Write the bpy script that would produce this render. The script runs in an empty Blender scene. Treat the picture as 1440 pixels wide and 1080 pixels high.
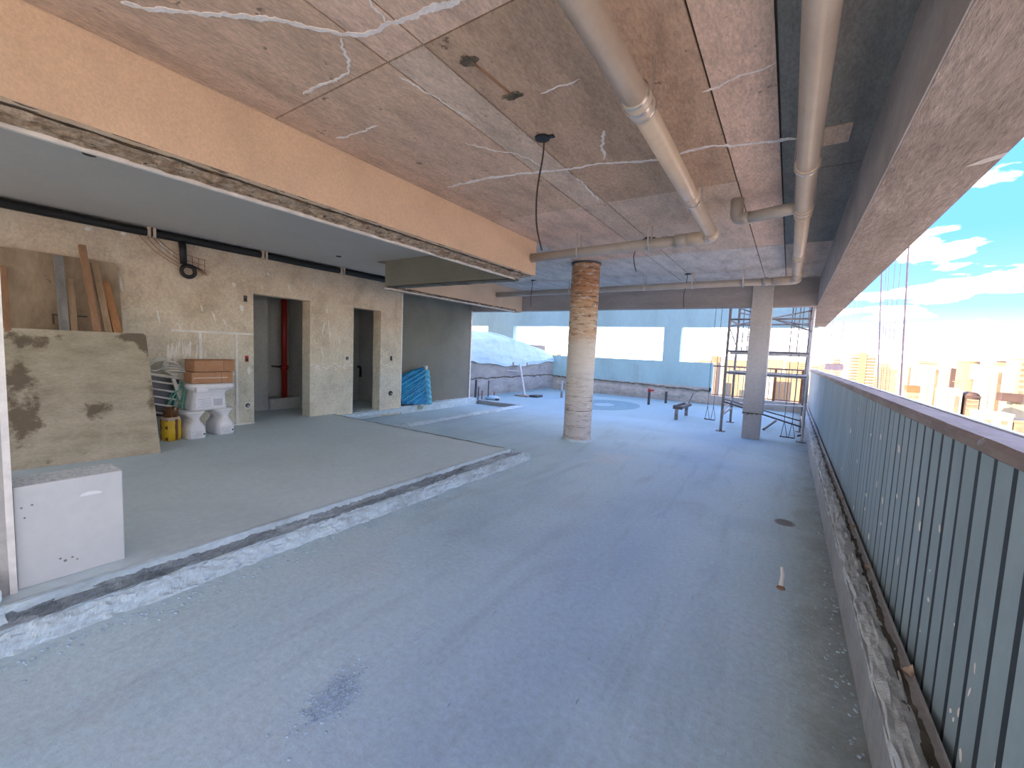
import bpy, bmesh, math, random
from mathutils import Vector, Matrix, noise
random.seed(7)
R = math.radians
S = bpy.context.scene
COL = S.collection

# ------------------------------------------------------------------ camera
def camera():
    yaw, p, r = R(33.21), R(4.689), R(2.447)
    f = Vector((-math.sin(yaw)*math.cos(p), math.cos(yaw)*math.cos(p), -math.sin(p)))
    ri = Vector((math.cos(yaw), math.sin(yaw), 0)); u = ri.cross(f)
    a = ri*math.cos(r) + u*math.sin(r); b = -ri*math.sin(r) + u*math.cos(r)
    m = Matrix((a, b, -f)).transposed().to_4x4(); m.translation = (0, 0, 1.6)
    cd = bpy.data.cameras.new('camera'); cd.sensor_width = 36; cd.lens = 591.3/1440*36
    cd.clip_start = .05; cd.clip_end = 8000
    o = bpy.data.objects.new('camera', cd); COL.objects.link(o); o.matrix_world = m; S.camera = o
camera()
S.view_settings.view_transform = 'Standard'; S.view_settings.look = 'None'
S.view_settings.gamma = 1; S.view_settings.use_curve_mapping = False
S.view_settings.exposure = 1.1

# ------------------------------------------------------------------ sky and sun
def world():
    w = bpy.data.worlds.new('sky'); S.world = w; w.use_nodes = True
    nt = w.node_tree; n = nt.nodes; L = nt.links.new; n.clear()
    tc = n.new('ShaderNodeTexCoord'); sep = n.new('ShaderNodeSeparateXYZ'); L(tc.outputs['Generated'], sep.inputs[0])
    ramp = n.new('ShaderNodeValToRGB'); e = ramp.color_ramp.elements
    L(sep.outputs['Z'], ramp.inputs[0])
    e[0].position = 0.0; e[0].color = (1.9, 1.6, 1.4, 1)
    e[1].position = 1.0; e[1].color = (.10, .38, 1.35, 1)
    for pos, c in ((.02, (1.25, 1.12, 1.12)), (.05, (.62, .66, .80)), (.10, (.30, .50, 1.0)), (.22, (.15, .42, 1.3)), (.55, (.12, .40, 1.45))):
        x = ramp.color_ramp.elements.new(pos); x.color = (*c, 1)
    # clouds on a flat layer: direction divided by height
    mx = n.new('ShaderNodeMath'); mx.operation = 'MAXIMUM'; L(sep.outputs['Z'], mx.inputs[0]); mx.inputs[1].default_value = .0
    ad = n.new('ShaderNodeMath'); ad.operation = 'ADD'; L(mx.outputs[0], ad.inputs[0]); ad.inputs[1].default_value = .16
    dv = n.new('ShaderNodeVectorMath'); dv.operation = 'DIVIDE'; L(tc.outputs['Generated'], dv.inputs[0])
    cb = n.new('ShaderNodeCombineXYZ'); L(ad.outputs[0], cb.inputs[0]); L(ad.outputs[0], cb.inputs[1]); cb.inputs[2].default_value = .35
    L(cb.outputs[0], dv.inputs[1])
    nz = n.new('ShaderNodeTexNoise'); nz.inputs['Scale'].default_value = 2.1; nz.inputs['Detail'].default_value = 5
    nz.inputs['Roughness'].default_value = .5; L(dv.outputs[0], nz.inputs['Vector'])
    cr = n.new('ShaderNodeValToRGB'); cr.color_ramp.elements[0].position = .49; cr.color_ramp.elements[1].position = .60
    L(nz.outputs[0], cr.inputs[0])
    # clouds thin out towards the zenith
    fz = n.new('ShaderNodeMapRange'); L(sep.outputs['Z'], fz.inputs[0]); fz.inputs[1].default_value = .35; fz.inputs[2].default_value = .8
    fz.inputs[3].default_value = 1.0; fz.inputs[4].default_value = .35
    mm = n.new('ShaderNodeMath'); mm.operation = 'MULTIPLY'; L(cr.outputs[0], mm.inputs[0]); L(fz.outputs[0], mm.inputs[1])
    mix = n.new('ShaderNodeMixRGB'); L(mm.outputs[0], mix.inputs[0]); L(ramp.outputs[0], mix.inputs[1]); mix.inputs[2].default_value = (4.4, 4.0, 3.5, 1)
    bg = n.new('ShaderNodeBackground'); bg.inputs[1].default_value = 1.0; L(mix.outputs[0], bg.inputs[0])
    out = n.new('ShaderNodeOutputWorld'); L(bg.outputs[0], out.inputs[0])
world()
sd = bpy.data.lights.new('sun', 'SUN'); sd.energy = 10.0; sd.color = (1, .70, .40); sd.angle = R(.6)
so = bpy.data.objects.new('sun', sd); COL.objects.link(so)
so.rotation_euler = Vector((.8, .6, -.3)).to_track_quat('-Z', 'Y').to_euler()
so.location = (-10, -30, 30)

# ------------------------------------------------------------------ materials
def ramp_node(nt, src, stops):
    r = nt.nodes.new('ShaderNodeValToRGB'); e = r.color_ramp.elements
    e[0].position, e[0].color = stops[0][0], (*stops[0][1], 1); e[1].position, e[1].color = stops[-1][0], (*stops[-1][1], 1)
    for p, c in stops[1:-1]: e.new(p).color = (*c, 1)
    nt.links.new(src, r.inputs[0]); return r.outputs[0]
def noise_node(nt, vec, scale, detail=4, rough=.6, dist=0):
    t = nt.nodes.new('ShaderNodeTexNoise'); t.inputs['Scale'].default_value = scale; t.inputs['Detail'].default_value = detail
    t.inputs['Roughness'].default_value = rough; t.inputs['Distortion'].default_value = dist
    nt.links.new(vec, t.inputs['Vector']); return t.outputs[0]
def mixc(nt, fac, a, b, mode='MIX'):
    m = nt.nodes.new('ShaderNodeMixRGB'); m.blend_type = mode
    for i, v in ((0, fac), (1, a), (2, b)):
        if isinstance(v, (int, float)): m.inputs[i].default_value = v
        elif isinstance(v, tuple): m.inputs[i].default_value = (*v, 1)
        else: nt.links.new(v, m.inputs[i])
    return m.outputs[0]
def base(name, rough=.85, metal=0):
    m = bpy.data.materials.new(name); m.use_nodes = True; nt = m.node_tree
    b = nt.nodes['Principled BSDF']; b.inputs['Roughness'].default_value = rough; b.inputs['Metallic'].default_value = metal
    g = nt.nodes.new('ShaderNodeNewGeometry'); return m, nt, b, g.outputs['Position']
def stretch(nt, pos, sc):
    mp = nt.nodes.new('ShaderNodeMapping'); mp.inputs['Scale'].default_value = sc; nt.links.new(pos, mp.inputs[0]); return mp.outputs[0]
def bump(nt, b, h, strength, dist=.01):
    bp = nt.nodes.new('ShaderNodeBump'); bp.inputs['Strength'].default_value = strength; bp.inputs['Distance'].default_value = dist
    nt.links.new(h, bp.inputs['Height']); nt.links.new(bp.outputs[0], b.inputs['Normal'])
def blotch(name, dark, mid, light, scale=1.2, fine=25, bstr=.35, rough=.9, spots=None, aniso=(1, 1, 1), fmix=.35, bdist=.01, spotscale=6, spotcut=.68, metal=0):
    """weathered surface: three tones in large patches, fine grain, optional marks"""
    m, nt, b, pos = base(name, rough, metal); v = stretch(nt, pos, aniso)
    big = noise_node(nt, v, scale, 5, .62, .3); col = ramp_node(nt, big, [(.3, dark), (.5, mid), (.7, light)])
    fn = noise_node(nt, v, fine, 5, .7)
    g = ramp_node(nt, fn, [(.3, (.62, .62, .62)), (.7, (1.25, 1.25, 1.25))])
    col = mixc(nt, fmix, col, mixc(nt, 1, col, g, 'MULTIPLY'))
    if spots:
        sn = noise_node(nt, pos, spotscale, 6, .65)
        f = ramp_node(nt, sn, [(spotcut, (0, 0, 0)), (spotcut+.04, (1, 1, 1))])
        col = mixc(nt, f, col, spots)
    nt.links.new(col, b.inputs['Base Color'])
    bump(nt, b, fn, bstr, bdist); return m
def plain(name, c, rough=.5, metal=0, var=.12, scale=8):
    m, nt, b, pos = base(name, rough, metal)
    n1 = noise_node(nt, pos, scale, 4); k = tuple(x*(1-var) for x in c); l = tuple(min(1, x*(1+var)) for x in c)
    nt.links.new(ramp_node(nt, n1, [(.35, k), (.65, l)]), b.inputs['Base Color']); return m

MT = {}
def setup():
    M = MT
    M['floor'] = blotch('screed', (0.416, 0.552, 0.624), (0.52, 0.69, 0.78), (0.582, 0.773, 0.874), .55, 14, .30, .8, (.36, .38, .39), (1, .8, 1), .3, .012, 3.2, .66)
    M['slab'] = blotch('smooth screed', (0.57, 0.685, 0.713), (0.62, 0.745, 0.775), (0.651, 0.782, 0.814), .7, 18, .18, .85, None, (1, 1, 1), .2, .006)
    M['roof_floor'] = blotch('blue grey screed', (0.235, 0.361, 0.386), (0.28, 0.43, 0.46), (0.305, 0.469, 0.501), .6, 14, .2, .85, (.36, .42, .47), (1, .7, 1), .25, .01, 2.4, .66)
    M['step_dark'] = blotch('broken mortar', (0.14, 0.18, 0.195), (0.29, 0.35, 0.37), (0.5, 0.58, 0.6), 5, 30, .9, .95, None, (1, .5, 1), .5, .02)
    M['step_light'] = blotch('pale mortar', (0.418, 0.518, 0.554), (0.58, 0.72, 0.77), (0.638, 0.792, 0.847), 4, 22, .7, .95, None, (1, .6, 1), .45, .015)
    M['plaster_wall'] = blotch('rough plaster', (0.546, 0.468, 0.343), (0.7, 0.6, 0.44), (0.784, 0.672, 0.493), 1.3, 26, .55, .95, (.66, .64, .58), (1, 1, 1), .35, .01, 5, .71)
    M['grey_plaster'] = blotch('grey render', (0.181, 0.181, 0.147), (0.215, 0.215, 0.175), (0.234, 0.234, 0.191), 1, 20, .15, .95, None, (1, 1, 1), .2)
    M['soffit'] = blotch('soffit plaster', (0.484, 0.474, 0.442), (0.52, 0.51, 0.475), (0.546, 0.536, 0.499), .5, 20, .08, .9, None, (1, 1, 1), .12)
    M['beam_tan'] = blotch('sandy plaster', (0.765, 0.567, 0.387), (0.85, 0.63, 0.43), (0.901, 0.668, 0.456), 1.5, 70, .55, .95, None, (1, 1, 1), .35, .006)
    M['beam_rough'] = blotch('broken mortar edge', (.22, .145, .085), (.50, .37, .25), (.74, .60, .45), 14, 45, 1.0, .95, (.12, .08, .05), (1, 1, 1), .8, .015, 22, .60)
    M['groove'] = blotch('dark chipped groove', (.075, .065, .05), (.13, .115, .09), (.2, .17, .13), 9, 40, .9, .95, None, (1, 1, 1), .5, .012)
    M['beam_grey'] = blotch('grey beam concrete', (0.3, 0.28, 0.26), (0.38, 0.355, 0.335), (0.45, 0.42, 0.4), 1.4, 24, .3, .9, None, (.4, 1, 2), .3)
    M['beam_brown'] = blotch('brown beam underside', (.21, .18, .155), (.275, .235, .205), (.34, .295, .26), 1.2, 9, 1.0, .9, (.36, .31, .27), (3.6, 1.0, 1), .85, .02, 3, .69)
    cols = {'pink': ((0.562, 0.418, 0.327), (0.74, 0.55, 0.43), (0.851, 0.632, 0.494)), 'brown': ((0.41, 0.293, 0.209), (0.54, 0.385, 0.275), (0.621, 0.443, 0.316)),
            'grey': ((0.502, 0.403, 0.319), (0.66, 0.53, 0.42), (0.759, 0.609, 0.483)), 'dark': ((0.213, 0.213, 0.198), (0.28, 0.28, 0.26), (0.322, 0.322, 0.299)),
            'pale': ((0.517, 0.479, 0.441), (0.68, 0.63, 0.58), (0.782, 0.724, 0.667)), 'umber': ((0.502, 0.365, 0.27), (0.66, 0.48, 0.355), (0.759, 0.552, 0.408))}
    for k, (a, b, c) in cols.items():
        M['panel_'+k] = blotch('formwork concrete '+k, a, b, c, 2.2, 30, .5, .9, tuple(x*.5 for x in a), (2.4, .8, 1), .8, .01, 9, .66)
    M['gap_shade'] = plain('slat gap shade', (.035, .05, .06), .7)  # near-black tone painting the shade between railing slats
    M['ring'] = plain('dried mortar ring', (.17, .30, .33), .9)
    M['joint'] = plain('dark joint', (.09, .075, .06), .95)
    M['lime_shade_line'] = blotch('white efflorescence', (.74, .70, .66), (.86, .83, .80), (.92, .90, .88), 12, 60, .4, .95)
    M['pvc'] = blotch('cream drain pipe', (.55, .45, .34), (.62, .52, .40), (.66, .57, .45), 3, 30, .05, .28, None, (1, 1, 1), .12)
    M['pvc_grey'] = blotch('grey drain pipe', (.36, .34, .30), (.42, .40, .355), (.47, .44, .40), 3, 30, .05, .35, None, (1, 1, 1), .12)
    M['metal'] = plain('bright strap metal', (.62, .60, .57), .35, .8)
    M['dark_metal'] = plain('dark metal', (.10, .10, .105), .5, .6)
    M['black'] = plain('black plastic', (.012, .012, .012), .5)
    M['alu'] = plain('pale aluminium bead', (.84, .81, .75), .5, 0)
    M['rail_paint'] = blotch('grey blue rail paint', (0.26, 0.344, 0.374), (0.31, 0.41, 0.445), (0.356, 0.471, 0.512), 2.5, 60, .05, .42, (.50, .54, .56), (1, 1, .35), .12, .004, 16, .735)
    M['rail_cap'] = blotch('weathered rail cap', (.15, .105, .085), (.235, .175, .145), (.32, .26, .23), 6, 40, .3, .6, (.45, .47, .48), (1, .3, 1), .4, .005, 5, .62)
    M['curb'] = blotch('curb concrete', (0.32, 0.336, 0.336), (0.4, 0.42, 0.42), (0.448, 0.47, 0.47), 3, 26, .5, .95, None, (1, 1, 1), .4)
    M['curb_top'] = blotch('curb top mortar', (0.462, 0.518, 0.532), (0.66, 0.74, 0.76), (0.739, 0.829, 0.851), 4, 22, .9, .95, (.17, .165, .14), (1, 1, 1), .5, .02, 7, .66)
    M['curb_moss'] = blotch('mossy curb edge', (.07, .065, .045), (.13, .12, .09), (.24, .22, .18), 7, 30, .9, .95, None, (1, 1, 1), .5, .015)
    M['far_wall'] = blotch('blue grey facade', (0.336, 0.521, 0.546), (0.4, 0.62, 0.65), (0.436, 0.676, 0.709), .8, 14, .15, .9, None, (1, 1, .4), .15)
    M['far_ledge'] = blotch('raw parapet foot', (.38, .35, .31), (.52, .49, .44), (.62, .59, .54), 2.4, 16, .6, .95, (.46, .33, .25), (1, 1, 1), .4, .02, 1.6, .64)
    M['side_wall'] = blotch('streaked parapet', (.27, .275, .27), (.36, .36, .345), (.43, .43, .41), 1.4, 14, .5, .95, (.23, .23, .22), (1, 1, 2.5), .35, .02, 1.6, .63)
    M['column_square'] = blotch('square column plaster', (.42, .41, .385), (.49, .475, .445), (.54, .52, .49), 1.5, 24, .2, .9)
    M['ply'] = blotch('weathered plywood', (.25, .205, .145), (.40, .345, .26), (.49, .435, .345), 2.2, 18, .2, .85, (.085, .065, .045), (1, 1, 2.2), .35, .004, 2.6, .60)
    M['ply_back'] = blotch('brown plywood', (.26, .185, .115), (.38, .285, .185), (.46, .36, .245), 2.5, 18, .2, .85, (.13, .085, .05), (1, 1.4, .6), .35, .004, 3, .62)
    M['ply_stain'] = blotch('dark plywood stain', (.07, .055, .04), (.12, .10, .07), (.2, .165, .12), 10, 40, .2, .9)
    for k, c in (('plank_orange', (.42, .20, .085)), ('plank_brown', (.33, .185, .10)), ('plank_grey', (.24, .225, .205)), ('plank_tan', (.38, .26, .155))):
        M[k] = blotch(k.replace('_', ' '), tuple(x*.72 for x in c), c, tuple(x*1.2 for x in c), 4, 40, .25, .8, None, (3, 3, .35), .4, .003)
    M['ceramic'] = plain('white ceramic', (.80, .81, .82), .18, 0, .03)
    M['paper'] = plain('white paper label', (.82, .83, .85), .7, 0, .05, 20)
    M['print'] = plain('grey print', (.55, .58, .62), .7, 0, .05, 20)
    M['carton'] = blotch('cardboard', (.40, .205, .10), (.47, .25, .13), (.52, .29, .16), 5, 40, .1, .85)
    M['carton_tape'] = plain('pale tape', (.72, .58, .45), .5)
    M['yellow'] = plain('yellow plastic', (.72, .47, .02), .4, 0, .1)
    M['brown_film'] = plain('brown film', (.15, .07, .025), .3)
    M['gold'] = plain('pale tape band', (.62, .50, .38), .5)
    M['cable'] = plain('pale cable', (.76, .75, .68), .6)
    M['rack'] = plain('pale rack metal', (.74, .71, .64), .5)
    M['green'] = plain('green hose', (.16, .46, .32), .45)
    M['foam'] = blotch('white panel face', (0.586, 0.609, 0.6), (0.63, 0.655, 0.645), (0.662, 0.688, 0.677), .9, 20, .05, .8, None, (1, 1, 1), .1)
    M['foam_top'] = blotch('granular panel edge', (.50, .66, .72), (.80, .88, .90), (.93, .95, .95), 45, 90, .9, .9, None, (1, 1, 1), .4, .006)
    M['red'] = plain('red pipe paint', (.36, .022, .015), .35)
    M['red_box'] = plain('red outlet box', (.45, .03, .03), .5)
    M['blue'] = blotch('blue translucent sheet', (.005, .14, .33), (.01, .24, .48), (.03, .36, .60), 4, 30, .05, .3, None, (1, 1, 1), .1)
    M['blue_rib'] = plain('pale blue rib', (.07, .42, .60), .3)
    M['tarp'] = blotch('pale blue tarp', (0.4, 0.6, 0.76), (0.5, 0.7, 0.85), (0.58, 0.76, 0.89), 1.2, 10, .3, .55, None, (1, 1, 1), .12, .03)
    M['steel'] = blotch('scaffold steel', (.17, .165, .16), (.26, .25, .245), (.36, .34, .33), 6, 40, .1, .5, None, (1, 1, 1), .3, .005, 6, .68, .5)
    M['steel_pale'] = plain('pale galvanised steel', (.55, .55, .54), .45, .4)
    M['rust'] = plain('rusty steel', (.33, .14, .07), .7, .2)
    M['timber'] = plain('grey timber', (.36, .31, .26), .85)
    M['wire'] = plain('dark wire', (.045, .035, .03), .5)
    M['rope'] = plain('pinkish rope', (.40, .31, .31), .8)
    M['gravel'] = blotch('mortar crumbs', (0.345, 0.45, 0.51), (0.46, 0.6, 0.68), (0.529, 0.69, 0.782), 40, 90, .3, .95)
    M['splash'] = plain('white plaster splash', (.90, .86, .78), .9)
    M['dark_room'] = blotch('shaded render', (0.48, 0.49, 0.455), (0.56, 0.565, 0.53), (0.62, 0.625, 0.59), 1.1, 18, .2, .95)
    for i, c in enumerate([(.33, .30, .205), (.31, .225, .135), (.36, .345, .28), (.26, .19, .13), (.32, .265, .17)]):
        M['city%d' % i] = plain('city wall tone %d' % i, c, .9, 0, .08, .05)
    M['city_win'] = plain('city window', (.22, .16, .105), .5, 0, .2, .1)
    M['city_dark'] = plain('city dark cladding', (.075, .05, .045), .7, 0, .2, .1)
    M['city_roof'] = plain('terracotta roof', (.22, .10, .045), .8, 0, .1, .1)
    M['ground'] = blotch('hazy city ground', (.42, .34, .24), (.54, .45, .32), (.62, .53, .40), .01, .08, .0, .95)
setup()
def column_material():
    m, nt, b, pos = base('weathered round column', .9)
    sep = nt.nodes.new('ShaderNodeSeparateXYZ'); nt.links.new(pos, sep.inputs[0])
    z = nt.nodes.new('ShaderNodeMapRange'); z.inputs[2].default_value = 3.2; nt.links.new(sep.outputs[2], z.inputs[0])
    wob = noise_node(nt, pos, 3, 4); ad = nt.nodes.new('ShaderNodeMath'); ad.operation = 'MULTIPLY_ADD'
    nt.links.new(wob, ad.inputs[0]); ad.inputs[1].default_value = .10; nt.links.new(z.outputs[0], ad.inputs[2])
    col = ramp_node(nt, ad.outputs[0], [(.05, (.56, .53, .50)), (.20, (.64, .60, .55)), (.34, (.70, .65, .56)), (.46, (.76, .71, .62)), (.60, (.74, .67, .56)), (.65, (.66, .45, .28)), (.70, (.68, .55, .40)), (.82, (.60, .40, .24)), (.93, (.46, .24, .12)), (1.0, (.52, .30, .17))])
    hi = ramp_node(nt, z.outputs[0], [(.0, (.35, .35, .35)), (.08, (.55, .55, .55)), (.17, (.9, .9, .9)), (.26, (.55, .55, .55)), (.40, (.15, .15, .15)), (.55, (.25, .25, .25)), (.66, (.9, .9, .9)), (1, (1, 1, 1))])
    ring = noise_node(nt, stretch(nt, pos, (1.6, 1.6, 10)), 2.6, 7, .72, .5)
    f = ramp_node(nt, ring, [(.52, (0, 0, 0)), (.62, (1, 1, 1))])
    col = mixc(nt, mixc(nt, 1, f, hi, 'MULTIPLY'), col, (.20, .10, .055))
    rg2 = noise_node(nt, stretch(nt, pos, (.45, .45, 30)), 1.8, 4, .6); f2 = ramp_node(nt, rg2, [(.60, (0, 0, 0)), (.64, (1, 1, 1))])
    col = mixc(nt, mixc(nt, 1, f2, hi, 'MULTIPLY'), col, (.12, .085, .06))
    pale = noise_node(nt, stretch(nt, pos, (2, 2, 5)), 3.3, 6, .7); f3 = ramp_node(nt, pale, [(.54, (0, 0, 0)), (.62, (1, 1, 1))])
    col = mixc(nt, mixc(nt, 1, f3, (.55, .55, .55), 'MULTIPLY'), col, (.80, .74, .65))
    nt.links.new(col, b.inputs['Base Color']); bump(nt, b, ring, .5, .02); return m
MT['column_round'] = column_material()

def mould_material():
    m, nt, b, pos = base('mouldy plywood', .9)
    tc = nt.nodes.new('ShaderNodeTexCoord'); p = tc.outputs['Object']
    big = noise_node(nt, stretch(nt, p, (1, 1, 2.2)), 2.4, 6, .65); col = ramp_node(nt, big, [(.3, (.34, .295, .205)), (.5, (.46, .405, .29)), (.7, (.56, .50, .375))])
    fn = noise_node(nt, stretch(nt, p, (1, 1, 3)), 22, 6, .75); col = mixc(nt, .6, col, mixc(nt, 1, col, ramp_node(nt, fn, [(.3, (.6, .6, .6)), (.7, (1.2, 1.2, 1.2))]), 'MULTIPLY'))
    st = noise_node(nt, p, 5.5, 8, .68, .2)
    def spot(cx, cz, rx, rz):
        mp = nt.nodes.new('ShaderNodeMapping'); nt.links.new(p, mp.inputs[0]); mp.inputs['Location'].default_value = (-cx/rx, 0, -cz/rz); mp.inputs['Scale'].default_value = (1/rx, 0, 1/rz)
        ln = nt.nodes.new('ShaderNodeVectorMath'); ln.operation = 'LENGTH'; nt.links.new(mp.outputs[0], ln.inputs[0])
        r = nt.nodes.new('ShaderNodeMapRange'); nt.links.new(ln.outputs['Value'], r.inputs[0]); r.inputs[1].default_value = 0; r.inputs[2].default_value = 1.3; r.inputs[3].default_value = .34; r.inputs[4].default_value = 0; return r.outputs[0]
    acc = st
    for q in ((.12, .62, .22, .45), (.10, 1.1, .12, .25), (.22, 1.5, .22, .14), (1.2, 1.5, .10, .28), (1.1, 1.62, .2, .08), (1.24, .8, .08, .3), (.7, .62, .16, .13)):
        a = nt.nodes.new('ShaderNodeMath'); a.operation = 'ADD'; nt.links.new(acc, a.inputs[0]); nt.links.new(spot(*q), a.inputs[1]); acc = a.outputs[0]
    f = ramp_node(nt, acc, [(.64, (0, 0, 0)), (.76, (1, 1, 1))])
    col = mixc(nt, mixc(nt, 1, f, (.85, .85, .85), 'MULTIPLY'), col, (.13, .095, .06))
    nt.links.new(col, b.inputs['Base Color']); bump(nt, b, fn, .3, .004); return m
MT['ply_mould'] = mould_material()
def screed_material():
    m, nt, b, pos = base('scuffed screed', .8)
    big = noise_node(nt, pos, .5, 6, .6, .4); col = ramp_node(nt, big, [(.32, (.455, .62, .68)), (.5, (.55, .735, .795)), (.68, (.605, .785, .835))])
    mp = nt.nodes.new('ShaderNodeMapping'); mp.inputs['Rotation'].default_value = (0, 0, R(28)); mp.inputs['Scale'].default_value = (3.2, .55, 1); nt.links.new(pos, mp.inputs[0])
    sn = noise_node(nt, mp.outputs[0], 1.1, 8, .68, .6); f = ramp_node(nt, sn, [(.52, (0, 0, 0)), (.70, (1, 1, 1))])
    col = mixc(nt, mixc(nt, 1, f, (.5, .5, .5), 'MULTIPLY'), col, (.37, .49, .535))
    warm = noise_node(nt, pos, .9, 5, .6); fw = ramp_node(nt, warm, [(.55, (0, 0, 0)), (.72, (.5, .5, .5))]); col = mixc(nt, fw, col, (.57, .67, .69))
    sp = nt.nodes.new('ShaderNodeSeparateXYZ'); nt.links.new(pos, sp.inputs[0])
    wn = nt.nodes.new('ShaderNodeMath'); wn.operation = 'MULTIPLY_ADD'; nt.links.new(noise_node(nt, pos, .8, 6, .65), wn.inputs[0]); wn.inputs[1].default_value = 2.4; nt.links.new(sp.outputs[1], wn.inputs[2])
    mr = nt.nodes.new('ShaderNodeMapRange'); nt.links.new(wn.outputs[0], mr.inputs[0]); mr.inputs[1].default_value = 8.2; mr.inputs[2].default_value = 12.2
    col = mixc(nt, mr.outputs[0], col, mixc(nt, mixc(nt, 1, f, (.5, .5, .5), 'MULTIPLY'), (.29, .44, .475), (.24, .37, .41)))  # tone darkens past the roof edge, light balance put into the colour
    sc = noise_node(nt, mp.outputs[0], 9, 8, .75, .3); f2 = ramp_node(nt, sc, [(.64, (0, 0, 0)), (.69, (.8, .8, .8))]); col = mixc(nt, f2, col, (.30, .38, .42))
    dn = nt.nodes.new('ShaderNodeMath'); dn.operation = 'MULTIPLY_ADD'; nt.links.new(noise_node(nt, pos, 2.6, 7, .7), dn.inputs[0]); dn.inputs[1].default_value = .55; nt.links.new(sp.outputs[0], dn.inputs[2])
    dm = nt.nodes.new('ShaderNodeMapRange'); nt.links.new(dn.outputs[0], dm.inputs[0]); dm.inputs[1].default_value = .42; dm.inputs[2].default_value = .74; dm.inputs[4].default_value = .8
    col = mixc(nt, dm.outputs[0], col, (.23, .25, .245))
    fn = noise_node(nt, pos, 28, 6, .75); col = mixc(nt, .55, col, mixc(nt, 1, col, ramp_node(nt, fn, [(.3, (.7, .7, .7)), (.7, (1.18, 1.18, 1.18))]), 'MULTIPLY'))
    nt.links.new(col, b.inputs['Base Color']); h = mixc(nt, .5, fn, sc); bump(nt, b, h, .7, .014); return m
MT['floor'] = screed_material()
def plaster_material():
    m, nt, b, pos = base('two coat plaster', .95)
    sp = nt.nodes.new('ShaderNodeSeparateXYZ'); nt.links.new(pos, sp.inputs[0])
    wn = nt.nodes.new('ShaderNodeMath'); wn.operation = 'MULTIPLY_ADD'; nt.links.new(noise_node(nt, pos, 1.4, 7, .65), wn.inputs[0]); wn.inputs[1].default_value = 1.5; nt.links.new(sp.outputs[2], wn.inputs[2])
    mr = nt.nodes.new('ShaderNodeMapRange'); nt.links.new(wn.outputs[0], mr.inputs[0]); mr.inputs[1].default_value = 1.6; mr.inputs[2].default_value = 2.9
    n1 = noise_node(nt, pos, 2.2, 8, .68, .3)
    lo = ramp_node(nt, n1, [(.3, (.62, .60, .48)), (.5, (.79, .765, .62)), (.7, (.88, .86, .72))]); up = ramp_node(nt, n1, [(.3, (.60, .475, .32)), (.5, (.82, .675, .485)), (.7, (.90, .775, .58))])
    col = mixc(nt, mr.outputs[0], lo, up); fn = noise_node(nt, pos, 24, 7, .78); col = mixc(nt, .7, col, mixc(nt, 1, col, ramp_node(nt, fn, [(.3, (.62, .62, .62)), (.7, (1.2, 1.2, 1.2))]), 'MULTIPLY'))
    sn = noise_node(nt, pos, 6.5, 7, .7); col = mixc(nt, ramp_node(nt, sn, [(.68, (0, 0, 0)), (.72, (.8, .8, .8))]), col, (.82, .79, .70))
    nt.links.new(col, b.inputs['Base Color']); bump(nt, b, fn, .8, .015); return m
MT['plaster_wall'] = plaster_material()

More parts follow.
